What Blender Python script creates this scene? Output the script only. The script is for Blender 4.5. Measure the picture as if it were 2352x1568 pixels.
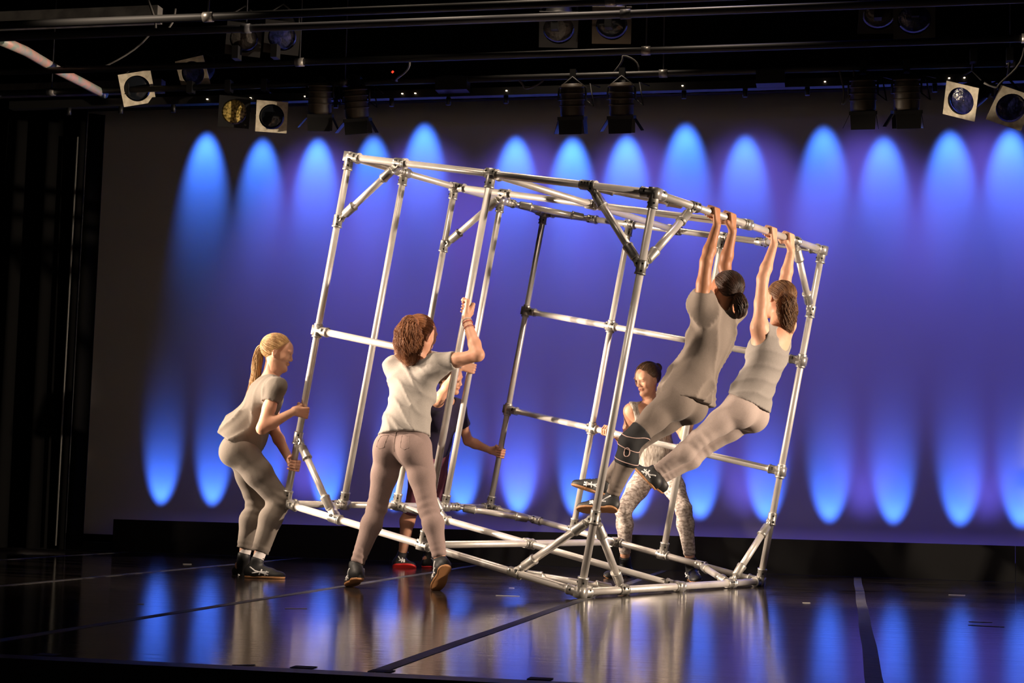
import bpy, math, random
import numpy as np
from mathutils import Matrix, Vector
random.seed(7); rng = np.random.default_rng(7)
for o in list(bpy.data.objects): bpy.data.objects.remove(o, do_unlink=True)
COL = bpy.context.scene.collection
SC = bpy.context.scene
# ---- camera constants (a 2352 x 1568 frame) and the stage frame: x along the backdrop, y upstage, z up ----
import numpy as np
F_PX = 3655.67; CAM_H = 0.52721; PITCH = 0.0984367; ROLL = -0.0254886; PSI = 0.2080255
def Rx(a): c, s = np.cos(a), np.sin(a); return np.array([[1, 0, 0], [0, c, -s], [0, s, c]])
def Ry(a): c, s = np.cos(a), np.sin(a); return np.array([[c, 0, s], [0, 1, 0], [-s, 0, c]])
def Rz(a): c, s = np.cos(a), np.sin(a); return np.array([[c, -s, 0], [s, c, 0], [0, 0, 1]])
CAM_R = Rz(PSI) @ Rx(PITCH) @ Ry(ROLL)          # columns: right, forward, up
CAM_P = np.array([0, 0, CAM_H])
def ray(px, py):
    d = CAM_R @ np.array([(px - 1176) / F_PX, 1, (784 - py) / F_PX]); return d
def at(px, py, Y):
    d = ray(px, py); return CAM_P + d * (Y / d[1])
def on_floor(px, py, z=0.0):
    d = ray(px, py); return CAM_P + d * ((z - CAM_H) / d[2])
def V(*a): return np.array(a, float)
def unit(v): v = np.asarray(v, float); return v / (np.linalg.norm(v) + 1e-12)
# ---- the pipe frame: u along its length, v along its width, w downwards, tilted about its low edge ----
CL, CW, CH = 2.23836, 2.17045, 2.2
CAGE_R = Rz(PSI) @ Rz(-0.615744) @ Ry(0.193252)
CAGE_O = Rz(PSI) @ V(0.407692, 8.731118, 0.031)
PR = 0.0215
def cg(u, v, w):
    return CAGE_R @ V((u - 1) * CL, v * CW, (1 - w) * CH) + CAGE_O
# ---- camera, world, lamps, exposure ----
cam = bpy.data.cameras.new('camera'); cam_o = bpy.data.objects.new('camera', cam); COL.objects.link(cam_o)
cam.sensor_width = 36; cam.lens = F_PX / 2352 * 36; cam.clip_start = .05; cam.clip_end = 60
m = np.eye(4); m[:3, 0] = CAM_R[:, 0]; m[:3, 1] = CAM_R[:, 2]; m[:3, 2] = -CAM_R[:, 1]; m[:3, 3] = CAM_P
cam_o.matrix_world = Matrix(m.tolist()); SC.camera = cam_o
W = bpy.data.worlds.new('world'); SC.world = W; W.use_nodes = True
W.node_tree.nodes['Background'].inputs[0].default_value = (.9, .75, .65, 1)
W.node_tree.nodes['Background'].inputs[1].default_value = .011
SC.view_settings.view_transform = 'Standard'; SC.view_settings.look = 'None'
SC.view_settings.exposure = 0; SC.view_settings.gamma = 1; SC.view_settings.use_curve_mapping = False
def lamp(kind, name, loc, aim, energy, color, **kw):
    l = bpy.data.lights.new(name, kind); l.energy = energy; l.color = color
    for k, v in kw.items(): setattr(l, k, v)
    o = bpy.data.objects.new(name, l); COL.objects.link(o); o.location = loc
    d = Vector(aim) - Vector(loc); o.rotation_euler = d.to_track_quat('-Z', 'Y').to_euler()
    return o
WARM = (1, .79, .60)
# side booms in the wings, front of house and a soft top wash
lamp('SPOT', 'side_light', (-8.0, 9.1, 1.8), (-2.2, 9.95, 1.3), 3600, WARM, spot_size=math.radians(34), spot_blend=.25, shadow_soft_size=.06).scale = (.78, 1, 1)
lamp('SPOT', 'side_light', (-7.8, 7.8, 1.0), (-2.8, 9.0, .95), 1500, WARM, spot_size=math.radians(20), spot_blend=.3, shadow_soft_size=.06)
lamp('SPOT', 'side_light', (-8.0, 8.2, 1.75), (-1.42, 11.2, 1.15), 4200, WARM, spot_size=math.radians(17), spot_blend=.3, shadow_soft_size=.05).scale = (.46, 1, 1)  # added narrow lamp that brightens the audience-facing dancer behind the frame
lamp('SPOT', 'side_light', (6.2, 8.3, 1.9), (-1.6, 9.5, 1.35), 4200, WARM, spot_size=math.radians(31), spot_blend=.25, shadow_soft_size=.06).scale = (.80, 1, 1)
lamp('SPOT', 'high_light', (-6.3, 6.6, 5.0), (-2.2, 9.6, .7), 1600, WARM, spot_size=math.radians(29), spot_blend=.5, shadow_soft_size=.08)
lamp('SPOT', 'front_light', (-3.0, 1.0, 5.4), (-2.0, 9.0, .4), 620, (1, .8, .64), spot_size=math.radians(24), spot_blend=.7, shadow_soft_size=.2)
for xx, yy in ((-3.0, 9.3), (-1.9, 8.9), (-.8, 9.6), (-1.9, 10.9)):
    lamp('SPOT', 'down_light', (xx, yy, 5.45), (xx + .05, yy - .02, 0), 170, WARM, spot_size=math.radians(52), spot_blend=.8, shadow_soft_size=.1)
lamp('SPOT', 'added_blue_light', (-.6, 10.6, 5.5), (-.4, 9.2, 4.4), 30, (.06, .08, 1), spot_size=math.radians(95), spot_blend=.6, shadow_soft_size=.05)  # added unseen lamp, put in to tint the upper pipes blue
# cyclorama lamps: a row hung above, a row on the floor behind the masking board
CYC_Y = 13.25
TOP_PX = (475, 603, 730, 858, 975, 1185, 1315, 1440, 1575, 1712, 1892, 2030, 2182, 2320, 2460)
TOP_E = (1, .8, 1, .8, 1, 1, 1.15, 1, 1, .75, .8, .75, .9, .95, .9)
TOP_UP = (305, 318, 318, 312, 285, 315, 318, 312, 285, 310, 290, 312, 300, 298, 300)
def aimed(x, y, z, deg): return (x, y + math.cos(math.radians(deg)), z + math.sin(math.radians(deg)))
for px, e, py in zip(TOP_PX, TOP_E, TOP_UP):
    p = at(px, py, CYC_Y); l = (p[0], CYC_Y - .36, p[2] + .28)
    lamp('SPOT', 'cyclorama_lamp', l, aimed(*l, -62), 92 * e, (.045, .18, 1), spot_size=math.radians(51), spot_blend=.9, shadow_soft_size=.03).scale = (.66, 1, 1)
BOT_PX = (370, 487, 610, 748, 905, 1060, 1190, 1325, 1460, 1608, 1760, 1905, 2052, 2205, 2345)
for px in BOT_PX:
    p = at(px, 1150, CYC_Y); l = (p[0], CYC_Y - .30, .19)
    lamp('SPOT', 'ground_lamp', l, aimed(*l, 58), 46, (.045, .16, 1), spot_size=math.radians(49), spot_blend=.8, shadow_soft_size=.03).scale = (.70, 1, 1)
# violet wash lamps between them, above and below
for i in range(8):
    xx = -4.6 + .95 * i; l = (xx, CYC_Y - .9, 4.35)
    lamp('SPOT', 'wash_lamp', l, aimed(*l, -66), 95, (.19, .13, 1), spot_size=math.radians(58), spot_blend=.9, shadow_soft_size=.1)
    l = (xx, CYC_Y - .36, .17)
    lamp('SPOT', 'wash_lamp', l, aimed(*l, 68), 22, (.15, .12, 1), spot_size=math.radians(56), spot_blend=.9, shadow_soft_size=.1)
# ---- tagging and mesh helpers ----
def tag(o, label=None, cat=None, group=None, kind=None):
    for k, v in (('label', label), ('category', cat), ('group', group), ('kind', kind)):
        if v: o[k] = v
    return o
def empty(name, loc, label=None, cat=None, group=None):
    o = bpy.data.objects.new(name, None); COL.objects.link(o); o.location = [float(c) for c in loc]; o.empty_display_size = .1
    return tag(o, label, cat, group)
class MB:
    """collects shapes given in world metres; build() links them as one mesh object"""
    def __init__(s): s.v = []; s.f = []; s.mi = []; s.n = 0
    def add(s, v, f, mi=0):
        v = np.asarray(v, float); s.v.append(v); s.f += [tuple(i + s.n for i in q) for q in f]; s.mi += [mi] * len(f); s.n += len(v); return s
    def box(s, c, half, R=None, mi=0):
        R = np.eye(3) if R is None else R
        v = np.array([[x, y, z] for x in (-1, 1) for y in (-1, 1) for z in (-1, 1)]) * np.array(half)
        return s.add(v @ R.T + np.array(c), [(0, 1, 3, 2), (4, 6, 7, 5), (0, 4, 5, 1), (2, 3, 7, 6), (0, 2, 6, 4), (1, 5, 7, 3)], mi)
    def tube(s, pts, rad, seg=12, caps=True, mi=0):
        pts = [np.asarray(p, float) for p in pts]; n = len(pts)
        rad = [rad] * n if np.isscalar(rad) else rad
        ref = None; V_ = []
        for i, p in enumerate(pts):
            t = unit(pts[min(i + 1, n - 1)] - pts[max(i - 1, 0)])
            if ref is None: ref = V(0, 0, 1) if abs(t[2]) < .9 else V(1, 0, 0)
            b = unit(np.cross(t, ref)); c = np.cross(b, t); ref = c
            a = np.arange(seg) * 2 * np.pi / seg
            V_.append(p + rad[i] * (np.cos(a)[:, None] * b + np.sin(a)[:, None] * c))
        f = [(i * seg + j, i * seg + (j + 1) % seg, (i + 1) * seg + (j + 1) % seg, (i + 1) * seg + j) for i in range(n - 1) for j in range(seg)]
        if caps: f += [tuple(range(seg))[::-1], tuple((n - 1) * seg + j for j in range(seg))]
        return s.add(np.concatenate(V_), f, mi)
    def build(s, name, mat, parent=None, smooth=True, sharp=None):
        me = bpy.data.meshes.new(name); v = np.concatenate(s.v)
        off = np.array(parent_world(parent)) if parent is not None else np.zeros(3)
        me.from_pydata((v - off).tolist(), [], s.f)
        for mt in (mat if isinstance(mat, (list, tuple)) else [mat]): me.materials.append(mt)
        me.polygons.foreach_set('material_index', s.mi)
        if smooth: me.polygons.foreach_set('use_smooth', [len(q) == 4 and smooth is True or smooth == 'all' for q in s.f])
        me.update()
        o = bpy.data.objects.new(name, me); COL.objects.link(o)
        if parent is not None: o.parent = parent
        return o
def parent_world(p):
    v = np.zeros(3)
    while p is not None: v += np.array(p.location); p = p.parent
    return v
# ---- materials ----
def mat(name, col, rough=.6, metal=0, noise=None, bump=None, spec=.5, sss=0, alpha=None, sheen=0):
    m = bpy.data.materials.new(name); m.use_nodes = True; nt = m.node_tree; b = nt.nodes['Principled BSDF']
    b.inputs['Base Color'].default_value = (*col, 1); b.inputs['Roughness'].default_value = rough; b.inputs['Metallic'].default_value = metal
    b.inputs['Specular IOR Level'].default_value = spec
    if sss: b.inputs['Subsurface Weight'].default_value = sss; b.inputs['Subsurface Radius'].default_value = (1, .35, .2); b.inputs['Subsurface Scale'].default_value = .01
    if sheen: b.inputs['Sheen Weight'].default_value = sheen
    tc = nt.nodes.new('ShaderNodeTexCoord'); mp = nt.nodes.new('ShaderNodeMapping'); nt.links.new(tc.outputs['Object'], mp.inputs[0])
    if noise:
        col2, sc, stretch = noise[:3]
        mp.inputs['Scale'].default_value = stretch
        n = nt.nodes.new('ShaderNodeTexNoise'); n.inputs['Scale'].default_value = sc; n.inputs['Detail'].default_value = 5; nt.links.new(mp.outputs[0], n.inputs[0])
        r = nt.nodes.new('ShaderNodeValToRGB'); r.color_ramp.elements[0].position = .38; r.color_ramp.elements[1].position = .62
        r.color_ramp.elements[0].color = (*col, 1); r.color_ramp.elements[1].color = (*col2, 1)
        nt.links.new(n.outputs[0], r.inputs[0]); nt.links.new(r.outputs[0], b.inputs['Base Color'])
    if bump:
        sc, st, dist, stretch = bump
        mp2 = nt.nodes.new('ShaderNodeMapping'); nt.links.new(tc.outputs['Object'], mp2.inputs[0]); mp2.inputs['Scale'].default_value = stretch
        n2 = nt.nodes.new('ShaderNodeTexNoise'); n2.inputs['Scale'].default_value = sc; n2.inputs['Detail'].default_value = 4; nt.links.new(mp2.outputs[0], n2.inputs[0])
        bp = nt.nodes.new('ShaderNodeBump'); bp.inputs['Strength'].default_value = st; bp.inputs['Distance'].default_value = dist
        nt.links.new(n2.outputs[0], bp.inputs['Height']); nt.links.new(bp.outputs[0], b.inputs['Normal'])
    return m
M = {}
M['pipe'] = mat('pipe_metal', (.80, .76, .72), .34, .5, noise=((.66, .62, .58), 6, (1, 1, 1)))
M['clamp'] = mat('clamp_metal', (.62, .60, .56), .38, .75, noise=((.42, .40, .37), 14, (1, 1, 1)))
M['bolt'] = mat('dark_bolt', (.03, .03, .03), .4, .8)
M['black'] = mat('black_cloth', (.004, .004, .004), .95, spec=.1)
M['black_paint'] = mat('black_paint', (.012, .012, .012), .5)
M['cyc'] = mat('cyclorama_cloth', (.78, .76, .74), .95, spec=.05, bump=(3, .1, .02, (1, 1, 1)))
M['batten'] = mat('batten_steel', (.035, .035, .035), .5, .2)
M['gel_frame'] = mat('gel_frame_card', (.85, .78, .60), .7, noise=((.65, .58, .42), 30, (1, 1, 1)))
M['lens'] = mat('lens_glass', (.012, .015, .02), .12)
M['fresnel'] = mat('fresnel_shell', (.06, .045, .03), .5)
M['tape'] = mat('seam_tape', (.06, .057, .055), .6, noise=((.035, .033, .032), 20, (1, 1, 1)))
# ---- stage floor: a dark deck carrying glossy vinyl dance-floor strips with taped seams ----
def vinyl_material():
    m = bpy.data.materials.new('glossy_vinyl'); m.use_nodes = True; nt = m.node_tree; b = nt.nodes['Principled BSDF']; N = nt.nodes.new; L = nt.links.new
    tc = N('ShaderNodeTexCoord')
    def noise(scale, sc, det=4, rough=.5):
        mp = N('ShaderNodeMapping'); mp.inputs['Scale'].default_value = scale; L(tc.outputs['Object'], mp.inputs[0])
        n = N('ShaderNodeTexNoise'); n.inputs['Scale'].default_value = sc; n.inputs['Detail'].default_value = det; n.inputs['Roughness'].default_value = rough; L(mp.outputs[0], n.inputs[0]); return n
    r = N('ShaderNodeValToRGB'); r.color_ramp.elements[0].position = .35; r.color_ramp.elements[1].position = .75
    r.color_ramp.elements[0].color = (.018, .015, .015, 1); r.color_ramp.elements[1].color = (.06, .048, .044, 1)
    L(noise((.6, 2, 1), 3, 6, .65).outputs[0], r.inputs[0]); L(r.outputs[0], b.inputs['Base Color'])
    rr = N('ShaderNodeMapRange'); rr.inputs[3].default_value = .05; rr.inputs[4].default_value = .15
    L(noise((.4, 3, 1), 2.5, 6, .6).outputs[0], rr.inputs[0]); L(rr.outputs[0], b.inputs['Roughness'])
    b.inputs['IOR'].default_value = 1.4
    b1 = N('ShaderNodeBump'); b1.inputs['Strength'].default_value = 1; b1.inputs['Distance'].default_value = .0008; L(noise((.5, 6, 1), 3, 4).outputs[0], b1.inputs['Height'])
    b2 = N('ShaderNodeBump'); b2.inputs['Strength'].default_value = 1; b2.inputs['Distance'].default_value = .00012; L(noise((2, 60, 1), 5, 3).outputs[0], b2.inputs['Height'])
    L(b1.outputs[0], b2.inputs['Normal']); L(b2.outputs[0], b.inputs['Normal'])
    return m
M['vinyl'] = vinyl_material()
FRONT = 4.66
b = MB(); b.box((-2, (FRONT - .05 + 15) / 2, -.26), (8, (15 - FRONT + .05) / 2, .25))
floor = b.build('floor', M['black_paint'], smooth=False); tag(floor, kind='structure')
seam_x = sorted([on_floor(0, 1475)[0], on_floor(500, 1389)[0], on_floor(1330, 1381)[0], on_floor(1990, 1450)[0], on_floor(0, 1345)[0], on_floor(300, 1318)[0]])
print('seams', [round(float(s), 2) for s in seam_x])
SX = [on_floor(0, 1345)[0], on_floor(500, 1391)[0], on_floor(1335, 1377)[0], on_floor(1990, 1450)[0]]
edges = [-10, SX[0] - (SX[1] - SX[0])] + SX + [SX[3] + 1.6, SX[3] + 3.2, SX[3] + 6]
for i in range(len(edges) - 1):
    b = MB(); b.box(((edges[i] + edges[i + 1]) / 2, (FRONT + 12.6) / 2, -.0055), ((edges[i + 1] - edges[i]) / 2 - .002, (12.6 - FRONT) / 2, .0045))
    b.build('vinyl_strip', M['vinyl'], floor, smooth=False)
for i, (sx, w) in enumerate([(SX[0], .05), (SX[1], .05), (SX[2], .05), (SX[3], .055), (edges[1], .05)]):
    b = MB(); seg = 14
    xs = [sx + .0025 * math.sin(j * 1.7 + i) for j in range(seg + 1)]; ys = np.linspace(FRONT + .004, 12.55, seg + 1)
    v = []; 
    for x, y in zip(xs, ys): v += [(x - w / 2, y, -.001), (x + w / 2, y, -.001), (x + w / 2, y, .0006), (x - w / 2, y, .0006)]
    f = [(4 * j + a, 4 * j + (a + 1) % 4, 4 * j + 4 + (a + 1) % 4, 4 * j + 4 + a) for j in range(seg) for a in range(4)]
    b.add(v, f).build('seam_tape', M['tape'], floor, smooth=False)
# small spike marks of tape on the strips
M['mark'] = mat('pale_tape', (.5, .48, .42), .6)
M['dark_tab'] = mat('black_tape', (.008, .008, .008), .8)
for (px, py, l, a) in [(2252, 1428, .11, .1), (2265, 1437, .16, -.25), (2198, 1366, .1, 0), (1852, 1384, .04, .4), (1166, 1368, .13, .1), (1175, 1350, .03, 0), (322, 1387, .03, 0), (680, 1397, .1, .5), (560, 1527, .07, .6), (430, 1295, .06, .3)]:
    p = on_floor(px, py); R = Rz(a)
    b = MB(); b.box((p[0], p[1], .0005), (l / 2, .009, .0008), R); b.build('tape_mark', M['mark'], floor, smooth=False)
for px, py in ((690, 1534), (870, 1543), (1245, 1556), (60, 1512), (1620, 1570)):
    p = on_floor(px, py); b = MB(); b.box((p[0], FRONT + .04, .0005), (.035, .03, .0008)); b.build('tape_mark', M['dark_tab'], floor, smooth=False)
b = MB(); b.box((-2, FRONT - .08, -.2), (8, .028, .2)); b.box((-2, FRONT - .03, -.004), (8, .024, .004))
t = b.build('trim_1', M['black_paint'], smooth=False); tag(t, kind='structure')
b = MB(); b.box((-2, 1.5, -.56), (9, 3.1, .05)); t = b.build('floor', mat('pit_carpet', (.02, .014, .01), .95), smooth=False); tag(t, kind='structure'); t.name = 'floor_pit'
# black shell of the stage house
def slab(name, c, half, m, kind='structure'):
    b = MB(); b.box(c, half); o = b.build(name, m, smooth=False); tag(o, kind=kind); return o
slab('wall_back', (-2, 15.05, 2.5), (10, .05, 3.1), M['black'])
slab('ceiling', (-2, 9.8, 5.65), (10, 5.2, .05), M['black'])
# cyclorama: cloth with a slightly curved face and hems
def sheet(x0, x1, y, z0, z1, nx, nz, amp, freq, thick=.006, seed=0, z0f=None):
    r = random.Random(seed); ph = [r.uniform(0, 6.28) for _ in range(4)]
    v = []; f = []
    for side_ in (0, 1):
        for i in range(nx + 1):
            for j in range(nz + 1):
                x = x0 + (x1 - x0) * i / nx; z = z0 + (z1 - z0) * j / nz
                yy = y + amp * (math.sin(freq * x + ph[0] + .2 * z) + .4 * math.sin(2.3 * freq * x + ph[1])) + side_ * thick
                v.append((x, yy, z))
    n = (nx + 1) * (nz + 1)
    for i in range(nx):
        for j in range(nz):
            a = i * (nz + 1) + j; q = (a, a + nz + 1, a + nz + 2, a + 1)
            f.append(q); f.append(tuple(n + k for k in q[::-1]))
    for j in range(nz):
        for a in (j, nx * (nz + 1) + j): f.append((a, a + 1, n + a + 1, n + a))
    for i in range(nx):
        for j in (0, nz): a = i * (nz + 1) + j; b_ = a + nz + 1; f.append((a, b_, n + b_, n + a))
    return v, f
b = MB(); b.add(*sheet(-7.4, 3.6, CYC_Y, .12, 3.98, 80, 16, .004, 1.3, .006, 1))
cy = b.build('cyclorama_cloth', M['cyc'], smooth='all'); tag(cy, 'large pale cyclorama cloth across the back lit with blue scallops', 'backdrop')
b = MB(); b.tube([(-7.4, CYC_Y + .003, 3.99), (3.6, CYC_Y + .003, 3.99)], .022, 10)
o = b.build('top_batten', M['batten'], cy)
# black border hiding the top of the cyclorama
BY = 12.2
zl = at(300, 230, BY)[2]; zm = at(1500, 206, BY)[2]; zr = at(2300, 203, BY)[2]; print('border z', zl, zm, zr)
b = MB(); b.add(*sheet(-6.8, 4.2, BY, (zm + zr) / 2, 5.4, 200, 4, .02, 22, .01, 2))
o = b.build('border_curtain', M['black'], smooth='all'); tag(o, 'wide black border curtain masking the top of the blue backdrop', 'curtain')
# black legs at stage left
def leg_curtain(x0, x1, y, z1, label, seed, z0=.03):
    b = MB(); b.add(*sheet(x0, x1, y, z0, z1, 60, 6, .03, 20, .01, seed)); o = b.build('leg_curtain', M['black'], smooth='all'); tag(o, label, 'curtain'); return o
pa = at(207, 800, 12.5); pb = at(160, 800, 11.9)
leg_curtain(at(188, 600, 12.5)[0], at(206, 700, 12.5)[0] + .03, 12.5, at(200, 262, 12.5)[2], 'narrow black leg curtain hanging at the left edge of the blue backdrop', 3)
leg_curtain(-6.9, at(180, 700, 11.9)[0], 11.9, at(100, 238, 11.9)[2], 'broad black leg curtain filling the far left of the stage', 4)
q0 = at(128, 1243, 11.86); 
b = MB(); b.tube([(q0[0], 11.86, .06), (q0[0] + .004, 11.86, 3.4)], .008, 6)
o = b.build('hanging_cord', mat('cord_grey', (.12, .12, .11), .8)); tag(o, 'thin grey cord hanging straight down in front of the left leg curtain', 'cord')
# masking board hiding the floor lamps
GY = 12.6; gz = .27
x0 = at(262, 1185, GY)[0]
xs = [x0, x0 + 1.22 * 2, x0 + 1.22 * 4, x0 + 1.22 * 6, x0 + 1.22 * 8]
g = empty('masking_board', (x0, GY, 0), 'low black masking board standing along the foot of the blue backdrop', 'board')
for i in range(4):
    b = MB(); b.box(((xs[i] + xs[i + 1]) / 2, GY, gz / 2), (1.218, .012, gz / 2)); b.build('panel', M['black_paint'], g, smooth=False)
for i in range(9):
    x = x0 + .6 + 1.15 * i
    b = MB(); b.add([(x, GY + .012, .001), (x, GY + .2, .001), (x, GY + .012, .22), (x + .02, GY + .012, .001), (x + .02, GY + .2, .001), (x + .02, GY + .012, .22)], [(0, 1, 2), (3, 5, 4), (0, 3, 4, 1), (1, 4, 5, 2), (0, 2, 5, 3)])
    b.build('brace', M['black_paint'], g, smooth=False)
b = MB(); b.box(((-6.9 + x0) / 2, GY + .1, .035), ((x0 + 6.9) / 2 - .01, .02, .035)); o = b.build('low_board', M['black_paint'], smooth=False); tag(o, 'very low black board on the floor left of the masking board', 'board')
# ---- the tilting frame of scaffold pipe ----
cage = empty('pipe_frame', cg(1, 0, 1) - V(0, 0, .031), 'large tilting box frame of silver scaffold pipes held up by the dancers', 'frame')
def member(name, a, b, ea=.0, eb=.0):
    d = unit(b - a); mb = MB(); mb.tube([a + d * ea, b - d * eb], PR, 20); return mb.build(name, M['pipe'], cage)
def sleeve(mb, c, d, L, r=.0285, back=0.0):
    d = unit(d); p0 = c - d * back; p1 = c + d * L
    mb.tube([p0, p0 + d * .004, p0 + d * .006, p1 - d * .012, p1 - d * .010, p1], [r - .002, r, r, r, r + .003, r + .003], 20)
def bolt(mb, c, d, nrm):
    n = unit(nrm - unit(d) * (unit(d) @ nrm)); mb.tube([c + n * .024, c + n * .032], .006, 6)
def fitting(c, dirs, through=(), name='fitting'):
    """cast clamp: a sleeve along every pipe that meets at c; 'through' directions run both ways"""
    mb = MB(); bo = MB()
    for d in through:
        d = unit(d); sleeve(mb, c - d * .045, d, .09)
        for s in (-1, 1): bolt(bo, c + d * .024 * s, d, V(.35, -1, .25))
    for d in dirs:
        sleeve(mb, c, d, .085, back=.012); bolt(bo, c + unit(d) * .055, d, V(.35, -1, .25))
        bolt(bo, c + unit(d) * .055, d, V(-.9, -.3, .2))
    R = CAGE_R
    mb.box(c, (.029, .027, .030), R)
    o = mb.build(name, M['clamp'], cage); tag(bo.build('bolt', M['bolt'], o), kind='stuff')
    return o
def brace(a, b, pa, pb, off_a, off_b):
    """diagonal brace with swivel sockets; a,b = points on the pipes, pa,pb = the directions of those pipes"""
    d = unit(b - a)
    A = a + d * .055; B = b - d * .055
    mb = MB(); mb.tube([A + d * .05, B - d * .05], PR, 18); mb.build('brace', M['pipe'], cage)
    for c, s, e in ((A, 1, a), (B, -1, b)):
        k = MB(); dd = d * s
        k.tube([c + dd * .01, c + dd * .016, c + dd * .085, c + dd * .09, c + dd * .10], [.020, .027, .0285, .031, .031], 18)
        nrm = unit(np.cross(d, pa if s == 1 else pb)); up = np.cross(nrm, dd); RR = np.column_stack([dd, nrm, up])
        k.box(c - dd * .012, (.034, .009, .020), RR)                      # tongue
        k.tube([c - dd * .03 - nrm * .019, c - dd * .03 + nrm * .019], .021, 14)  # swivel eye
        o = k.build('swivel_socket', M['clamp'], cage)
        t = MB(); t.tube([c - dd * .03 - nrm * .026, c - dd * .03 + nrm * .026], .0075, 8); t.build('bolt', M['bolt'], o)
    for q, pd in ((a, pa), (b, pb)):
        k = MB(); pd = unit(pd); sleeve(k, q - pd * .04, pd, .08, .029); o = k.build('collar', M['clamp'], cage)
        t = MB(); bolt(t, q - pd * .02, pd, V(.3, -1, .2)); bolt(t, q + pd * .02, pd, V(.3, -1, .2)); tag(t.build('bolt', M['bolt'], o), kind='stuff')
U_, V_, W_ = CAGE_R[:, 0], CAGE_R[:, 1], -CAGE_R[:, 2]
A0 = lambda v, w: cg(0, v, w)
# rails
for w in (0, 1):
    for v in (0, .5, 1): member('rail', cg(0, v, w), cg(1, v, w), .02, .02)
    for u in (0, .5, 1): member('rail', cg(u, 0, w), cg(u, 1, w), .02, .02)
for w in (1 / 3, 2 / 3): member('rail', cg(0, 1, w), cg(1, 1, w), .02, .02)
member('rail', cg(0, 0, .5), cg(.5, 0, .5), .02, .02)
# posts
posts = [(0, 0), (0, .25), (0, .5), (0, .75), (0, 1), (.5, 0), (1, 0), (1, 1), (1 / 3, 1), (2 / 3, 1)]
for u, v in posts: member('post', cg(u, v, 0), cg(u, v, 1), .02, .02)
# corner and tee fittings
for w in (0, 1):
    sd = W_ if w == 0 else -W_
    for u, v in posts:
        dirs = [sd]; th = []
        if (u, v) in ((0, 0), (1, 0), (1, 1), (0, 1)): dirs += [U_ if u == 0 else -U_, V_ if v == 0 else -V_]
        elif u == 0: th = [V_]
        else: th = [U_]
        if (u, v) == (0, .5): dirs.append(U_)
        if (u, v) == (.5, 0): dirs.append(V_)
        fitting(cg(u, v, w), dirs, th)
    fitting(cg(1, .5, w), [-U_], [V_]); fitting(cg(.5, 1, w), [-V_], [U_]); fitting(cg(.5, .5, w) , [], [U_, V_])
for w in (1 / 3, 2 / 3):
    for u in (0, 1): fitting(cg(u, 1, w), [U_ if u == 0 else -U_], [W_])
    for u in (1 / 3, 2 / 3): fitting(cg(u, 1, w), [], [U_, W_])
fitting(cg(0, 0, .5), [U_], [W_]); fitting(cg(.5, 0, .5), [-U_], [W_])
# diagonal braces, side faces
br = [((0, 0, .185), (.185, 0, 0), W_, U_), ((1, 0, .185), (.81, 0, 0), W_, U_), ((1, 0, .185), (1, .2, 0), W_, V_), ((1, 1, .185), (1, .81, 0), W_, V_),
      ((0, .5, .185), (.19, .5, 0), W_, U_),
      ((0, 0, .81), (.185, 0, 1), W_, U_), ((1, 0, .81), (.80, 0, 1), W_, U_), ((1, 0, .81), (1, .2, 1), W_, V_), ((1, 1, .81), (1, .81, 1), W_, V_),
      ((0, .5, .81), (.19, .5, 1), W_, U_),
      # braces lying in the top and bottom faces
      ((.80, 0, 0), (1, .2, 0), U_, V_), ((1, .80, 0), (.80, 1, 0), V_, U_), ((0, .80, 0), (.19, 1, 0), V_, U_), ((0, .20, 0), (.19, 0, 0), V_, U_),
      ((.80, 0, 1), (1, .2, 1), U_, V_), ((1, .80, 1), (.80, 1, 1), V_, U_), ((0, .80, 1), (.19, 1, 1), V_, U_), ((0, .20, 1), (.19, 0, 1), V_, U_)]
for a, b_, pa, pb in br: brace(cg(*a), cg(*b_), pa, pb, 0, 0)
# ---- lighting rig over the stage ----
M['amber_glint_lens'] = mat('amber_glint_lens', (.16, .11, .02), .2, noise=((.95, .72, .22), 55, (1, 1, 1)), bump=(60, .5, .0015, (1, 1, 1)))  # bright flecks paint reflected glints into the lens colour
M['blue_lens'] = mat('blue_lens', (.012, .016, .05), .12, noise=((.03, .035, .16), 25, (1, 1, 1)), bump=(40, .6, .01, (1, 1, 1)))
M['clear_lens'] = mat('clear_lens', (.05, .045, .04), .15, bump=(50, .5, .01, (1, 1, 1)))
glow = bpy.data.materials.new('speck_glow'); glow.use_nodes = True; gb = glow.node_tree.nodes['Principled BSDF']
gb.inputs['Emission Color'].default_value = (1, .78, .55, 1); gb.inputs['Emission Strength'].default_value = 3
M['dull_pipe'] = mat('galvanised_pipe', (.10, .10, .11), .5, .1)
def batten(px0, py0, px1, py1, Y, label, r=.024, xa=-6.8, xb=4.1, m='batten'):
    p0 = at(px0, py0, Y); p1 = at(px1, py1, Y); z = (p0[2] + p1[2]) / 2
    root = empty('batten', (-1.3, Y, z), label, 'pipe', 'lighting pipes over the stage'); b = MB(); b.tube([(xa, Y, z), (xb, Y, z)], r, 14); b.build('pipe', M[m], root)
    for x in np.arange(xa + .7, xb, 2.4):
        b = MB(); b.tube([(x, Y, z + .02), (x, Y, 5.6)], .005, 6); b.build('suspension_cable', M['batten'], root)
        b = MB(); b.tube([(x - .03, Y, z), (x + .03, Y, z)], r + .007, 12); b.build('collar', M['clamp'] if m == 'batten' else M[m], root)
    return root, z
B1, z1 = batten(300, 190, 2000, 172, 11.2, 'lowest lighting pipe crossing the stage above the blue backdrop')
B2, z2 = batten(480, 134, 1900, 120, 10.2, 'dim lighting pipe above and in front of the lowest one')
B3, z3 = batten(600, 48, 1800, 36, 9.2, 'thin blue lit lighting pipe near the top of the view', m='dull_pipe')
B4, z4 = batten(600, 18, 1800, 4, 8.6, 'topmost lighting pipe at the upper edge of the view')
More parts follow.
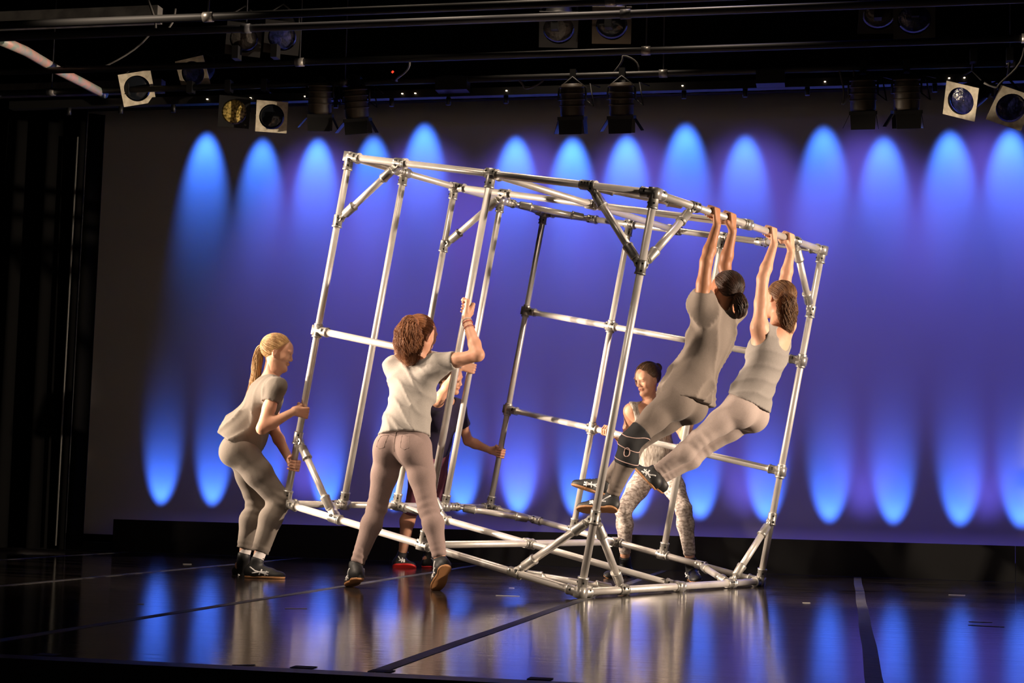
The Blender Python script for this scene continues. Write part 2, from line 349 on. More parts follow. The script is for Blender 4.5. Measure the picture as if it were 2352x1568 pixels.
# raceway with sockets and tiny glowing specks under the lowest pipe
b = MB(); b.box((-1.3, 11.31, z1 - .075), (5.2, .035, .03)); rw = b.build('raceway', M['black_paint'], smooth=False); tag(rw, 'long black socket raceway slung under the lowest lighting pipe', 'raceway')
for px, py in ((478, 190), (577, 194), (702, 189), (830, 188), (925, 187), (955, 183), (1164, 187), (1299, 183), (1432, 179), (1568, 176), (1895, 168), (2180, 166), (2215, 165)):
    p = at(px, py, 11.27); b = MB(); b.box((p[0], 11.27, z1 - .075), (.006, .008, .003)); b.build('glow_speck', glow, rw, smooth=False)
for k in range(22):
    x = -6 + k * .44; b = MB(); b.tube([(x, 11.31, z1 - .10), (x, 11.31, z1 - .16)], .018, 10); b.build('socket', M['black_paint'], rw)
def frame_from(d, roll=0):
    d = unit(d); s = unit(np.cross(d, V(0, 0, 1))); u = np.cross(s, d); c, k = math.cos(roll), math.sin(roll)
    return np.column_stack([s * c + u * k, -s * k + u * c, d])     # columns: side, up, forward
def yoke(root, pos, top, F, w):
    b = MB(); s = F[:, 0]; b.tube([pos + s * w, pos + s * w + V(0, 0, .09), pos + V(0, 0, .17), pos - s * w + V(0, 0, .09), pos - s * w], .009, 6); b.build('yoke', M['black_paint'], root)
    if top[2] > pos[2] + .17:
        b = MB(); b.tube([pos + V(0, 0, .17), V(top[0], top[1], top[2] - .03)], .008, 6); b.build('drop_arm', M['black_paint'], root)
    b = MB(); b.box(top, (.022, .036, .045)); b.build('hook_clamp', M['black_paint'], root, smooth=False)
def par_can(px, py, Y, rot, yaw, pitch, lens, label, ztop, size=.125, frame='gel_frame'):
    pos = at(px, py, Y); d = unit(CAM_P - pos); d = Rz(yaw) @ d; d = unit(d + V(0, 0, pitch)); F = frame_from(d, rot)
    root = empty('par_lamp', pos, label, 'stage light', 'floodlights over the stage'); s, u = F[:, 0], F[:, 1]; body = pos - d * .16
    b = MB(); b.tube([body - d * .20, body - d * .19, body - d * .08, body + d * .09, body + d * .115], [.03, .06, .085, .10, .10], 20); b.build('can', M['black_paint'], root)
    # square card frame with a round hole
    k = 32; v = []; 
    for zz in (-.004, .004):
        for i in range(k):
            a = i / k * 2 * math.pi; q = V(math.cos(a), math.sin(a)); sq = q / max(abs(q)) * size
            v += [pos + s * sq[0] + u * sq[1] + d * zz, pos + s * q[0] * size * .80 + u * q[1] * size * .80 + d * zz]
    f = []
    for i in range(k):
        j = (i + 1) % k; f += [(2 * i, 2 * j, 2 * j + 1, 2 * i + 1), (2 * k + 2 * i, 2 * k + 2 * i + 1, 2 * k + 2 * j + 1, 2 * k + 2 * j), (2 * i, 2 * k + 2 * i, 2 * k + 2 * j, 2 * j), (2 * i + 1, 2 * j + 1, 2 * k + 2 * j + 1, 2 * k + 2 * i + 1)]
    b = MB(); b.add(v, f); b.build('gel_frame', M[frame], root, smooth=False)
    b = MB(); b.tube([pos - d * .03, pos - d * .018, pos - d * .012], [size * .84, size * .7, .01], 28); b.build('lens', M[lens], root)
    top = V(pos[0] - d[0] * .15, Y, ztop); top[0] = body[0]; yoke(root, body, V(body[0], Y, ztop), F, .11)
    return root
par_can(315, 203, 11.2, -.27, .10, -.12, 'lens', 'floodlight with pale square frame, leftmost of the lamps over the stage', z1)
par_can(443, 168, 11.2, -.20, -.35, -.10, 'blue_lens', 'floodlight with small tilted pale frame hung second from the left', z1, .115)
par_can(538, 257, 11.2, .04, -.05, -.05, 'amber_glint_lens', 'floodlight with glinting amber lens in a dark frame', z1, .118, 'black_paint')
par_can(624, 268, 11.2, .0, .05, -.05, 'lens', 'floodlight with dull square frame and black opening beside the amber one', z1, .118)
par_can(2207, 232, 11.0, .40, -.55, -.25, 'blue_lens', 'floodlight with pale frame turned sideways near the right edge', z1, .12)
par_can(2322, 248, 11.0, .35, .15, -.30, 'blue_lens', 'floodlight with wide pale frame at the right edge of the view', z1, .125)
par_can(560, 90, 10.0, .05, .0, -.5, 'clear_lens', 'dim floodlight with a faint glint above the amber lamp', z2 + .02, .12, 'black_paint')
par_can(648, 86, 10.0, .05, .0, -.5, 'blue_lens', 'dim floodlight with bluish lens above the left lamps', z2 + .02, .12, 'black_paint')
par_can(1283, 68, 9.4, .0, .0, -.6, 'clear_lens', 'dim floodlight near the top centre, left of its neighbour', z3 + .02, .12, 'black_paint')
par_can(1405, 58, 9.4, .0, .0, -.5, 'lens', 'dark floodlight near the top centre, right of its neighbour', z3 + .02, .12, 'fresnel')
par_can(2100, 45, 9.4, .0, .0, -.6, 'blue_lens', 'dim floodlight with deep blue lens at the upper right', z3 + .02, .12, 'black_paint')
par_can(2020, 34, 9.4, .0, .1, -.6, 'clear_lens', 'nearly dark floodlight at the upper right beside the blue one', z3 + .02, .12, 'black_paint')
def barn_lamp(px, py, Y, rot, yaw, label, spread=(.35, .35, .15, .15)):
    """theatre spotlight with four barn doors, pointing down"""
    pos = at(px, py, Y); d = unit(V(math.sin(yaw) * .35, .25, -1)); F = frame_from(d, rot); s, u = F[:, 0], F[:, 1]
    root = empty('barn_door_lamp', pos, label, 'stage light', 'barn-door spotlights over the stage')
    b = MB(); c = pos - d * .15
    b.tube([c - d * .12, c - d * .115, c - d * .06, c + d * .10, c + d * .12], [.05, .075, .085, .088, .082], 16)
    for k in range(4): b.tube([c - d * (.10 - .045 * k), c - d * (.088 - .045 * k)], .094, 16)
    b.build('housing', M['fresnel'], root)
    b = MB(); q = pos - d * .02; w = .088
    for a_, b_ in ((s, u), (-s, u), (u, s), (-u, s)): b.box(q + a_ * w, (.008, w, .012), np.column_stack([a_, b_, np.cross(a_, b_)]))
    b.build('door_frame', M['black_paint'], root, smooth=False)
    for (a_, b_), sp in zip(((s, u), (-s, u), (u, s), (-u, s)), spread):
        e = unit(d + a_ * sp * 1.6); p0 = q + a_ * w; L_ = .115; t = np.cross(e, b_) * .0015
        v = []
        for sg in (-1, 1): v += [p0 - b_ * w + t * sg, p0 + b_ * w + t * sg, p0 + b_ * w * .93 + e * L_ + t * sg, p0 - b_ * w * .93 + e * L_ + t * sg]
        b = MB(); b.add(v, [(0, 1, 2, 3), (7, 6, 5, 4), (0, 4, 5, 1), (1, 5, 6, 2), (2, 6, 7, 3), (3, 7, 4, 0)]); b.build('barn_door', M['black_paint'], root, smooth=False)
    yoke(root, c, V(c[0], Y, z1), F, .10)
    b = MB(); r_ = [c + s * .1, c + s * .16 - V(0, 0, .05), c + s * .13 + V(0, 0, .12), V(c[0] + .2, Y - .01, z1 - .09)]; b.tube(r_, .006, 6); b.build('power_cord', M['black_paint'], root)
    return root
for px, py, rot, yaw, lb, sp in (
    (735, 272, .1, -.1, 'black barn-door spotlight, leftmost of the six pointing straight down', (.30, .55, .1, .1)),
    (822, 282, .35, .15, 'black barn-door spotlight twisted beside the leftmost one', (.3, .6, .35, .3)),
    (1315, 278, .0, .0, 'black barn-door spotlight hanging over the middle, left of the pair', (.05, .2, .1, .1)),
    (1428, 276, .03, .02, 'black barn-door spotlight hanging over the middle, right of the pair', (.4, .4, .1, .1)),
    (1982, 266, .0, .0, 'black barn-door spotlight of the right-hand pair, nearer the middle', (.1, .3, .1, .1)),
    (2082, 264, .12, .0, 'black barn-door spotlight of the right-hand pair, farther right', (.1, .4, .1, .1))):
    barn_lamp(px, py, 11.2, rot, yaw, lb, sp)
# beams and cables in the dark above
def bar(pts, r, m, name, label, cat, seg=10):
    b = MB(); b.tube(pts, r, seg); o = b.build(name, m); tag(o, label, cat); return o
M['dull'] = mat('dull_grey_paint', (.16, .155, .14), .7, noise=((.09, .085, .08), 8, (1, 1, 1)))
p = at(20, 48, 9.6); b = MB(); b.box((p[0] + .1, 9.6, p[2]), (1.0, .04, .055)); o = b.build('steel_channel', M['dull'], smooth=False); tag(o, 'dull grey steel channel at the upper left corner', 'beam')
p = at(150, 205, 11.6); b = MB(); b.box((p[0] - .1, 11.6, p[2]), (.95, .04, .05)); o = b.build('steel_channel', M['dull'], smooth=False); tag(o, 'long grey board above the left leg curtains', 'beam')
M['gel_spill'] = mat('gel_spill_tint', (.75, .42, .36), .4, noise=((.35, .48, .42), 12, (1, 1, 1)))  # pinkish spill of gelled light painted into the duct colour
bar([at(0, 92, 9.4), at(60, 118, 9.8), at(130, 160, 10.4), at(190, 190, 10.9), at(240, 217, 11.3)], .035, M['gel_spill'], 'cable_duct', 'pink and green tinted cable duct slanting down at the upper left', 'duct')
def swag(px0, py0, px1, py1, Y, sag, label, r=.008):
    a, c = at(px0, py0, Y), at(px1, py1, Y)
    if Y > 11.1: a[2] = c[2] = z1 + .02
    if Y == 11.0: a[1], a[2], c[1], c[2] = 11.2, z1 + .02, 10.2, z2 - .02
    pts = [a + (c - a) * t + V(.02 * math.sin(9 * t), 0, -sag * 4 * t * (1 - t)) for t in np.linspace(0, 1, 14)]
    bar(pts, r, M['dull'], 'cable', label, 'cable', 6)
swag(150, 150, 355, 60, 10.8, .15, 'loose cable drooping at the upper left')
swag(340, 0, 400, 20, 9.4, .2, 'short looped cable at the top edge, left of the centre')
swag(880, 200, 1010, 60, 11.0, .06, 'slanting cable with a red tip right of the barn-door lamps')
swag(1180, 170, 1250, 178, 11.2, .1, 'small drooping cable left of the central lamp pair')
swag(1410, 178, 1465, 176, 11.2, -.12, 'arched cable over the central lamp pair')
swag(1925, 178, 1958, 178, 11.2, .28, 'hanging loop of cable left of the right-hand lamps')
swag(2260, 190, 2350, 110, 10.8, .12, 'thin cable near the right edge')
for px, py, w, lb in ((1040, 195, .12, 'small dark dimmer box hanging left of the centre'), (1770, 180, .10, 'small dark dimmer box hanging right of the centre')):
    p = at(px, py, 11.2); b = MB(); b.box(p, (w, .06, .05)); b.box(p + V(0, 0, .055), (w * .6, .04, .012)); o = b.build('dimmer_box', M['black_paint'], smooth=False); tag(o, lb, 'box')
    b = MB(); b.tube([p + V(-w * .7, 0, .05), V(p[0] - w * .7, 11.2, z1)], .006, 6); b.build('hanger', M['black_paint'], o)
    b = MB(); b.tube([p + V(w * .7, 0, .05), V(p[0] + w * .7, 11.2, z1)], .006, 6); b.build('hanger', M['black_paint'], o)
p = at(900, 167, 11.0); b = MB(); b.tube([p, p + V(.012, 0, .012)], .008, 8)
red = bpy.data.materials.new('red_glow'); red.use_nodes = True; rb = red.node_tree.nodes['Principled BSDF']; rb.inputs['Emission Color'].default_value = (1, .03, .01, 1); rb.inputs['Emission Strength'].default_value = 2
o = b.build('glow_speck', red); tag(o, 'tiny red indicator lamp in the dark rig', 'indicator')
# joint positions of the six dancers in metres (stage frame)
JOINTS = [
[(-3.728, 9.500, 0.810), (-3.554, 9.520, 1.248), (-3.527, 9.530, 1.410), (0.963, 0.170, -0.208), (0.166, 0.061, 0.984), (-3.596, 9.660, 1.209), (-3.584, 9.660, 0.932), (-3.416, 9.554, 0.714), (-3.748, 9.577, 0.792), (-3.654, 9.620, 0.445), (-3.725, 9.600, 0.120), (-3.848, 9.761, 0.000), (-3.608, 9.811, 0.000), (-3.378, 9.479, 0.702), (0.176, -0.076, 0.981), (0.761, -0.622, -0.185), (0.624, 0.779, -0.052), (-3.466, 9.360, 1.177), (-3.517, 9.282, 0.918), (-3.348, 9.374, 1.032), (-3.709, 9.423, 0.787), (-3.466, 9.509, 0.477), (-3.568, 9.420, 0.098), (-3.638, 9.411, 0.000), (-3.393, 9.441, 0.000), (-3.318, 9.454, 1.033), (0.176, -0.076, 0.981), (0.693, 0.718, -0.069), (0.699, -0.692, -0.179)],
[(-2.493, 8.860, 0.824), (-2.460, 8.950, 1.290), (-2.434, 8.960, 1.465), (0.586, 0.806, -0.087), (0.146, 0.056, 0.988), (-2.597, 8.980, 1.281), (-2.649, 9.160, 1.197), (-2.581, 9.044, 1.411), (-2.575, 8.882, 0.805), (-2.642, 8.870, 0.458), (-2.725, 8.768, 0.120), (-2.690, 8.708, 0.050), (-2.790, 8.878, 0.000), (-2.550, 9.122, 1.396), (0.901, -0.389, -0.192), (0.427, 0.876, 0.227), (0.080, -0.286, 0.955), (-2.310, 8.860, 1.283), (-2.050, 8.788, 1.336), (-2.157, 8.914, 1.559), (-2.411, 8.838, 0.803), (-2.318, 8.800, 0.459), (-2.232, 8.774, 0.167), (-2.177, 8.697, 0.140), (-2.262, 8.817, 0.000), (-2.165, 8.955, 1.627), (0.176, -0.076, 0.981), (0.248, 0.968, 0.031), (0.953, -0.238, -0.190)],
[(-3.009, 11.450, 0.850), (-2.856, 11.220, 1.240), (-2.810, 11.150, 1.384), (0.962, -0.084, -0.259), (0.275, -0.420, 0.865), (-2.787, 11.320, 1.174), (-2.732, 11.462, 0.945), (-2.564, 11.495, 0.877), (-2.979, 11.528, 0.847), (-2.996, 11.600, 0.465), (-3.057, 11.660, 0.106), (-3.088, 11.599, 0.000), (-2.945, 11.911, 0.000), (-2.489, 11.460, 0.860), (0.176, -0.076, 0.981), (0.984, -0.021, -0.178), (0.034, 0.997, 0.071), (-2.888, 11.120, 1.202), (-2.792, 10.865, 1.239), (-2.657, 10.854, 1.444), (-3.039, 11.372, 0.813), (-3.131, 11.420, 0.445), (-3.221, 11.520, 0.098), (-3.254, 11.447, 0.000), (-3.139, 11.465, 0.000), (-2.600, 10.917, 1.439), (0.176, -0.076, 0.981), (0.903, 0.409, -0.131), (0.391, -0.910, -0.141)],
[(-1.307, 11.300, 0.769), (-1.371, 11.300, 1.223), (-1.388, 11.260, 1.400), (-0.586, -0.749, -0.309), (-0.092, -0.219, 0.971), (-1.229, 11.320, 1.176), (-1.108, 11.180, 0.999), (-1.018, 10.917, 1.135), (-1.238, 11.251, 0.755), (-1.090, 11.020, 0.489), (-1.040, 11.050, 0.133), (-1.045, 11.247, 0.000), (-0.972, 10.840, 0.000), (-1.044, 10.836, 1.133), (0.176, -0.076, 0.981), (0.102, -0.990, -0.095), (0.979, 0.116, -0.167), (-1.494, 11.220, 1.167), (-1.535, 11.354, 0.930), (-1.607, 11.171, 1.013), (-1.377, 11.349, 0.743), (-1.514, 11.080, 0.466), (-1.515, 11.220, 0.124), (-1.508, 11.442, 0.000), (-1.627, 10.915, 0.000), (-1.641, 11.093, 1.012), (0.901, -0.389, -0.192), (-0.298, -0.877, 0.378), (0.315, 0.283, 0.906)],
[(-0.917, 9.120, 1.131), (-0.694, 9.120, 1.609), (-0.686, 9.150, 1.749), (-0.763, 0.640, 0.087), (0.059, 0.209, 0.976), (-0.811, 9.030, 1.648), (-0.782, 9.000, 1.899), (-0.728, 9.037, 2.113), (-0.953, 9.049, 1.121), (-1.191, 8.930, 0.859), (-1.296, 8.980, 0.549), (-1.260, 8.930, 0.477), (-1.495, 9.000, 0.470), (-0.761, 9.051, 2.190), (0.397, 0.918, 0.000), (-0.018, 0.008, 1.000), (0.918, -0.396, 0.020), (-0.647, 9.220, 1.639), (-0.697, 9.250, 1.906), (-0.649, 9.220, 2.113), (-0.880, 9.191, 1.102), (-1.183, 9.160, 0.869), (-1.365, 9.120, 0.623), (-1.346, 9.100, 0.554), (-1.550, 9.160, 0.609), (-0.682, 9.234, 2.190), (-0.397, -0.918, -0.000), (-0.018, 0.008, 1.000), (0.918, -0.396, 0.020)],
[(-0.600, 9.780, 1.118), (-0.401, 9.800, 1.575), (-0.410, 9.860, 1.789), (-0.766, 0.643, 0.000), (-0.043, 0.270, 0.962), (-0.517, 9.700, 1.598), (-0.498, 9.680, 1.894), (-0.434, 9.719, 2.113), (-0.637, 9.710, 1.109), (-0.874, 9.620, 0.908), (-1.131, 9.620, 0.706), (-1.133, 9.580, 0.609), (-1.256, 9.660, 0.723), (-0.467, 9.733, 2.190), (0.397, 0.918, 0.000), (-0.018, 0.008, 1.000), (0.918, -0.396, 0.020), (-0.356, 9.870, 1.636), (-0.374, 9.940, 1.917), (-0.337, 9.944, 2.113), (-0.564, 9.850, 1.088), (-0.860, 9.850, 0.869), (-1.119, 9.800, 0.670), (-1.113, 9.780, 0.590), (-1.224, 9.840, 0.680), (-0.369, 9.958, 2.190), (-0.397, -0.918, -0.000), (-0.018, 0.008, 1.000), (0.918, -0.396, 0.020)]]
# ---- soft bodies: smooth unions of tapered limbs and ellipsoids, meshed as one continuous surface ----
class P:
    """one primitive; kind 'c' tapered limb a-b, 'e' ellipsoid with frame F (columns) and radii"""
    def __init__(s, kind, a, b, r1, r2=None, k=.02, cut=None, sub=False):
        s.kind, s.a, s.b, s.r1, s.r2, s.k, s.cut, s.sub = kind, np.asarray(a, float), b, r1, r2, k, cut, sub
        if kind == 'c':
            s.b = np.asarray(b, float); r = max(r1, r2); s.lo = np.minimum(s.a, s.b) - r; s.hi = np.maximum(s.a, s.b) + r
        else:
            e = np.sqrt(((np.asarray(b) * np.asarray(r1)) ** 2).sum(1)); s.lo = s.a - e; s.hi = s.a + e
    def d(s, X, Y, Z):
        if s.kind == 'c':
            ab = s.b - s.a; L2 = ab @ ab + 1e-12
            x, y, z = X - s.a[0], Y - s.a[1], Z - s.a[2]
            t = np.clip((x * ab[0] + y * ab[1] + z * ab[2]) / L2, 0, 1)
            d = np.sqrt((x - t * ab[0]) ** 2 + (y - t * ab[1]) ** 2 + (z - t * ab[2]) ** 2) - (s.r1 + (s.r2 - s.r1) * t)
        else:
            x, y, z = X - s.a[0], Y - s.a[1], Z - s.a[2]; F = s.b; r = s.r1
            q = [x * F[0, i] + y * F[1, i] + z * F[2, i] for i in range(3)]
            k0 = np.sqrt(sum((q[i] / r[i]) ** 2 for i in range(3))) + 1e-9; k1 = np.sqrt(sum((q[i] / r[i] ** 2) ** 2 for i in range(3))) + 1e-9
            d = k0 * (k0 - 1) / k1
        if s.cut is not None:
            for c, n in s.cut: d = np.maximum(d, (X - c[0]) * n[0] + (Y - c[1]) * n[1] + (Z - c[2]) * n[2])
        return d
def smin(a, b, k):
    h = np.maximum(k - np.abs(a - b), 0) / k; return np.minimum(a, b) - h * h * k * .25
def infl(prims, e):
    out = []
    for p in prims:
        r1 = p.r1 + e if p.kind == 'c' else tuple(r + e for r in p.r1)
        out.append(P(p.kind, p.a, p.b, r1, None if p.r2 is None else p.r2 + e, p.k, p.cut, p.sub))
    return out
def evalf(prims, X, Y, Z, clips=(), folds=None):
    A = np.full(np.broadcast_shapes(X.shape, Y.shape, Z.shape), .25)
    for p in prims:
        d = p.d(X, Y, Z)
        A = -smin(-A, d, p.k) if p.sub else smin(A, d, p.k)
    if folds: A = A + folds(X, Y, Z)
    for c, n in clips: A = np.maximum(A, (X - c[0]) * n[0] + (Y - c[1]) * n[1] + (Z - c[2]) * n[2])
    return A
def field_mesh(prims, h, clips=(), folds=None, box=None):
    add = [p for p in prims if not p.sub]
    lo = np.min([p.lo for p in add], 0) - 3 * h - .006; hi = np.max([p.hi for p in add], 0) + 3 * h + .006
    if box is not None: lo = np.maximum(lo, box[0]); hi = np.minimum(hi, box[1])
    n = np.ceil((hi - lo) / h).astype(int) + 1
    ax = [lo[i] + h * np.arange(n[i]) for i in range(3)]
    A = np.full(tuple(n), .25, np.float64)
    for p in prims:
        m = p.k + 2.5 * h + .03
        i0 = np.maximum(np.floor((p.lo - m - lo) / h).astype(int), 0); i1 = np.minimum(np.ceil((p.hi + m - lo) / h).astype(int) + 1, n)
        if (i1 <= i0).any(): continue
        X = ax[0][i0[0]:i1[0], None, None]; Y = ax[1][None, i0[1]:i1[1], None]; Z = ax[2][None, None, i0[2]:i1[2]]
        sl = (slice(i0[0], i1[0]), slice(i0[1], i1[1]), slice(i0[2], i1[2])); d = p.d(X, Y, Z)
        A[sl] = -smin(-A[sl], d, p.k) if p.sub else smin(A[sl], d, p.k)
    X = ax[0][:, None, None]; Y = ax[1][None, :, None]; Z = ax[2][None, None, :]
    if folds: A = A + folds(X, Y, Z)
    for c, nn in clips: A = np.maximum(A, (X - c[0]) * nn[0] + (Y - c[1]) * nn[1] + (Z - c[2]) * nn[2])
    if box is not None:   # close the region at its walls
        for i in range(3):
            s0 = [slice(None)] * 3
            for e in (0, -1): s0[i] = e; A[tuple(s0)] = np.maximum(A[tuple(s0)], h)
    S = A < 0
    # surface nets
    cs = [slice(0, -1), slice(1, None)]
    cnt = sum(S[cs[i], :, :][:, cs[j], :][:, :, cs[k]].astype(np.int8) for i in (0, 1) for j in (0, 1) for k in (0, 1))
    act = (cnt > 0) & (cnt < 8); idx = np.argwhere(act)
    vid = np.full(act.shape, -1, np.int64); vid[act] = np.arange(len(idx))
    acc = np.zeros((len(idx), 3)); wt = np.zeros(len(idx))
    corner = {}
    for i in (0, 1):
        for j in (0, 1):
            for k in (0, 1): corner[i, j, k] = A[idx[:, 0] + i, idx[:, 1] + j, idx[:, 2] + k]
    for (c0, c1) in [((0, 0, 0), (1, 0, 0)), ((0, 1, 0), (1, 1, 0)), ((0, 0, 1), (1, 0, 1)), ((0, 1, 1), (1, 1, 1)), ((0, 0, 0), (0, 1, 0)), ((1, 0, 0), (1, 1, 0)),
                     ((0, 0, 1), (0, 1, 1)), ((1, 0, 1), (1, 1, 1)), ((0, 0, 0), (0, 0, 1)), ((1, 0, 0), (1, 0, 1)), ((0, 1, 0), (0, 1, 1)), ((1, 1, 0), (1, 1, 1))]:
        a, b = corner[c0], corner[c1]; m = (a < 0) != (b < 0)
        t = np.where(m, a / np.where(m, a - b, 1), 0)[:, None]
        pt = np.array(c0) + t * (np.array(c1) - np.array(c0)); acc += pt * m[:, None]; wt += m
    v = (idx + acc / wt[:, None]) * h + lo
    F = []
    for axn in range(3):
        s0 = [slice(None)] * 3; s1 = [slice(None)] * 3; s0[axn] = slice(0, -1); s1[axn] = slice(1, None)
        E0 = S[tuple(s0)]; E1 = S[tuple(s1)]; e = np.argwhere(E0 != E1); o1, o2 = [(1, 2), (2, 0), (0, 1)][axn]
        e = e[(e[:, o1] > 0) & (e[:, o2] > 0) & (e[:, o1] < act.shape[o1]) & (e[:, o2] < act.shape[o2])]
        if not len(e): continue
        def g(d1, d2): q = e.copy(); q[:, o1] -= d1; q[:, o2] -= d2; return vid[q[:, 0], q[:, 1], q[:, 2]]
        q = np.stack([g(1, 1), g(0, 1), g(0, 0), g(1, 0)], 1)
        inside = E0[e[:, 0], e[:, 1], e[:, 2]]; q[~inside] = q[~inside][:, ::-1]
        F.append(q[(q >= 0).all(1)])
    return v, np.concatenate(F)
def mesh_object(name, parts, mats, parent):
    vs = []; fs = []; mi = []; n = 0
    for part in parts:
        v, f = part[:2]; vs.append(v); fs.append(f + n); mi.append(np.full(len(f), part[2] if len(part) > 2 else 0)); n += len(v)
    v = np.concatenate(vs); f = np.concatenate(fs); mi = np.concatenate(mi)
    if parent is not None: v = v - parent_world(parent)
    me = bpy.data.meshes.new(name); me.vertices.add(len(v)); me.vertices.foreach_set('co', v.ravel())
    me.loops.add(f.size); me.loops.foreach_set('vertex_index', f.ravel().astype(np.int32))
    me.polygons.add(len(f)); me.polygons.foreach_set('loop_start', np.arange(0, f.size, 4, dtype=np.int32)); me.polygons.foreach_set('loop_total', np.full(len(f), 4, np.int32))
    me.polygons.foreach_set('material_index', mi.astype(np.int32)); me.polygons.foreach_set('use_smooth', np.ones(len(f), bool))
    for mt in (mats if isinstance(mats, (list, tuple)) else [mats]): me.materials.append(mt)
    me.update(calc_edges=True); me.validate()
    o = bpy.data.objects.new(name, me); COL.objects.link(o)
    if parent is not None: o.parent = parent
    return o
def project(prims, p, e=0.0, it=6, clips=(), folds=None):
    """move points onto the surface of a field, e above it"""
    p = np.array(p, float)
    for _ in range(it):
        f = lambda q: evalf(prims, q[:, 0], q[:, 1], q[:, 2], clips, folds)
        d = f(p) - e; g = np.stack([(f(p + np.eye(3)[i] * .002) - f(p - np.eye(3)[i] * .002)) / .004 for i in range(3)], 1)
        g /= np.linalg.norm(g, axis=1)[:, None] + 1e-9; p = p - g * d[:, None]
    return p
def strands(lines, r, seg=4):
    """many thin tapering tubes, one mesh"""
    mb_v = []; mb_f = []; n = 0
    for L_, rr in lines:
        L_ = np.asarray(L_); m = len(L_); T = np.gradient(L_, axis=0); T /= np.linalg.norm(T, axis=1)[:, None] + 1e-9
        ref = V(.31, .52, .79); B = np.cross(T, ref); B /= np.linalg.norm(B, axis=1)[:, None] + 1e-9; C = np.cross(T, B)
        w = r * rr * np.sqrt(np.clip(1.02 - np.linspace(0, 1, m) ** 3, .02, 1))
        a = np.arange(seg) * 2 * np.pi / seg
        v = L_[:, None] + w[:, None, None] * (np.cos(a)[None, :, None] * B[:, None] + np.sin(a)[None, :, None] * C[:, None])
        mb_v.append(v.reshape(-1, 3)); i = np.arange(m - 1)[:, None] * seg; j = np.arange(seg)[None]
        q = np.stack([i + j, i + (j + 1) % seg, i + seg + (j + 1) % seg, i + seg + j], -1).reshape(-1, 4); mb_f.append(q + n); n += m * seg
    return np.concatenate(mb_v), np.concatenate(mb_f)
M['eye'] = mat('eye_white', (.28, .24, .22), .5); M['iris'] = mat('iris', (.03, .02, .015), .2)
M['lip'] = mat('lip', (.42, .13, .10), .45, sss=.1); M['brow'] = mat('brow_hair', (.09, .05, .03), .8)
M['shoe'] = mat('black_shoe', (.014, .014, .015), .55, bump=(60, .3, .002, (1, 1, 1))); M['gum'] = mat('gum_sole', (.42, .20, .08), .55)
M['red_sole'] = mat('red_sole', (.75, .03, .03), .5); M['white'] = mat('white_trim', (.75, .75, .75), .5); M['sock'] = mat('white_sock', (.75, .70, .68), .9)
def cloth(name, c, c2=None, sc=240, stretch=(1, 1, 1)):
    return mat(name, c, .88, spec=.15, noise=(c2 or tuple(x * .9 for x in c), sc, stretch), bump=(28, .25, .004, (1, 1, 1)), sheen=.1)
def skin(name, c): return mat(name, c, .5, sss=.12, spec=.35, noise=((c[0] * .88, c[1] * .8, c[2] * .78), 9, (1, 1, 1)))
def hairmat(name, c, c2): return mat(name, c, .5, noise=(c2, 40, (1, 1, .12)), bump=(90, .5, .003, (1, 1, .06)), spec=.5)
class Side: pass
class Fig:
    def __init__(s, row):
        r = [V(*q) for q in row]; s.pel, s.neck, s.head, s.hf, s.hu = r[:5]
        s.hf = unit(s.hf); s.hu = unit(s.hu - s.hf * (s.hu @ s.hf)); s.hr = np.cross(s.hf, s.hu)
        s.S = []
        for i, sg in ((5, -1), (17, 1)):
            q = Side(); q.sh, q.el, q.wr, q.hip, q.kn, q.an, q.he, q.to, q.g, q.a, q.t, q.n = r[i:i + 12]; q.sg = sg; s.S.append(q)
        s.L, s.R = s.S
        s.u = unit(s.neck - s.pel); x = unit(s.R.hip - s.L.hip); x = unit(x - s.u * (x @ s.u)); s.x = x; s.f = np.cross(s.u, x); s.F = np.column_stack([x, s.f, s.u])
        y = unit(s.R.sh - s.L.sh); y = unit(y - s.u * (y @ s.u)); s.cx = unit(x + y); s.cf = np.cross(s.u, s.cx); s.C = np.column_stack([s.cx, s.cf, s.u])
        s.H = np.column_stack([s.hf, s.hu, s.hr]); s.len = np.linalg.norm(s.neck - s.pel)
    def hw(s, f, u, r): return s.head + s.hf * f + s.hu * u + s.hr * r
    def ax(s, t): return s.pel + (s.neck - s.pel) * t
def torso(g, w=1.0):
    P_ = [P('e', g.pel + g.u * .0, g.F, (.138 * w, .098, .105), k=.03)]
    for q in g.S:
        P_.append(P('e', q.hip - g.f * .040 - g.u * .022 - g.x * q.sg * .008, g.F, (.078, .078, .088), k=.035))
    P_ += [P('e', g.ax(.36), g.C, (.112 * w, .084, .15), k=.06), P('e', g.ax(.70) , g.C, (.132 * w, .096, .155), k=.05)]
    for q in g.S:
        P_.append(P('e', g.ax(.66) + g.cf * .068 + g.cx * q.sg * .058, g.C, (.052, .050, .052), k=.04))
        inn = unit(g.neck - q.sh)
        P_ += [P('c', g.neck - g.u * .035 + (q.sh - g.neck) * .2, q.sh + inn * .01, .050, .042, k=.05), P('c', q.sh, q.sh + unit(g.ax(.6) - q.sh) * .09, .046, .06, k=.05)]
    return P_
def neckp(g): return [P('c', g.neck - g.u * .05, g.head - g.hu * .035 - g.hf * .018, .052, .046, k=.035)]
def arm(q, f=1.0, hand=True):
    d = unit(q.wr - q.el)
    return [P('c', q.sh, q.sh + (q.el - q.sh) * .5, .043 * f, .040 * f, k=.035), P('c', q.sh + (q.el - q.sh) * .5, q.el, .040 * f, .035 * f, k=.02),
            P('c', q.el, q.el + (q.wr - q.el) * .3, .0345 * f, .0355 * f, k=.02), P('c', q.el + (q.wr - q.el) * .3, q.wr, .0355 * f, .0235 * f, k=.02)]
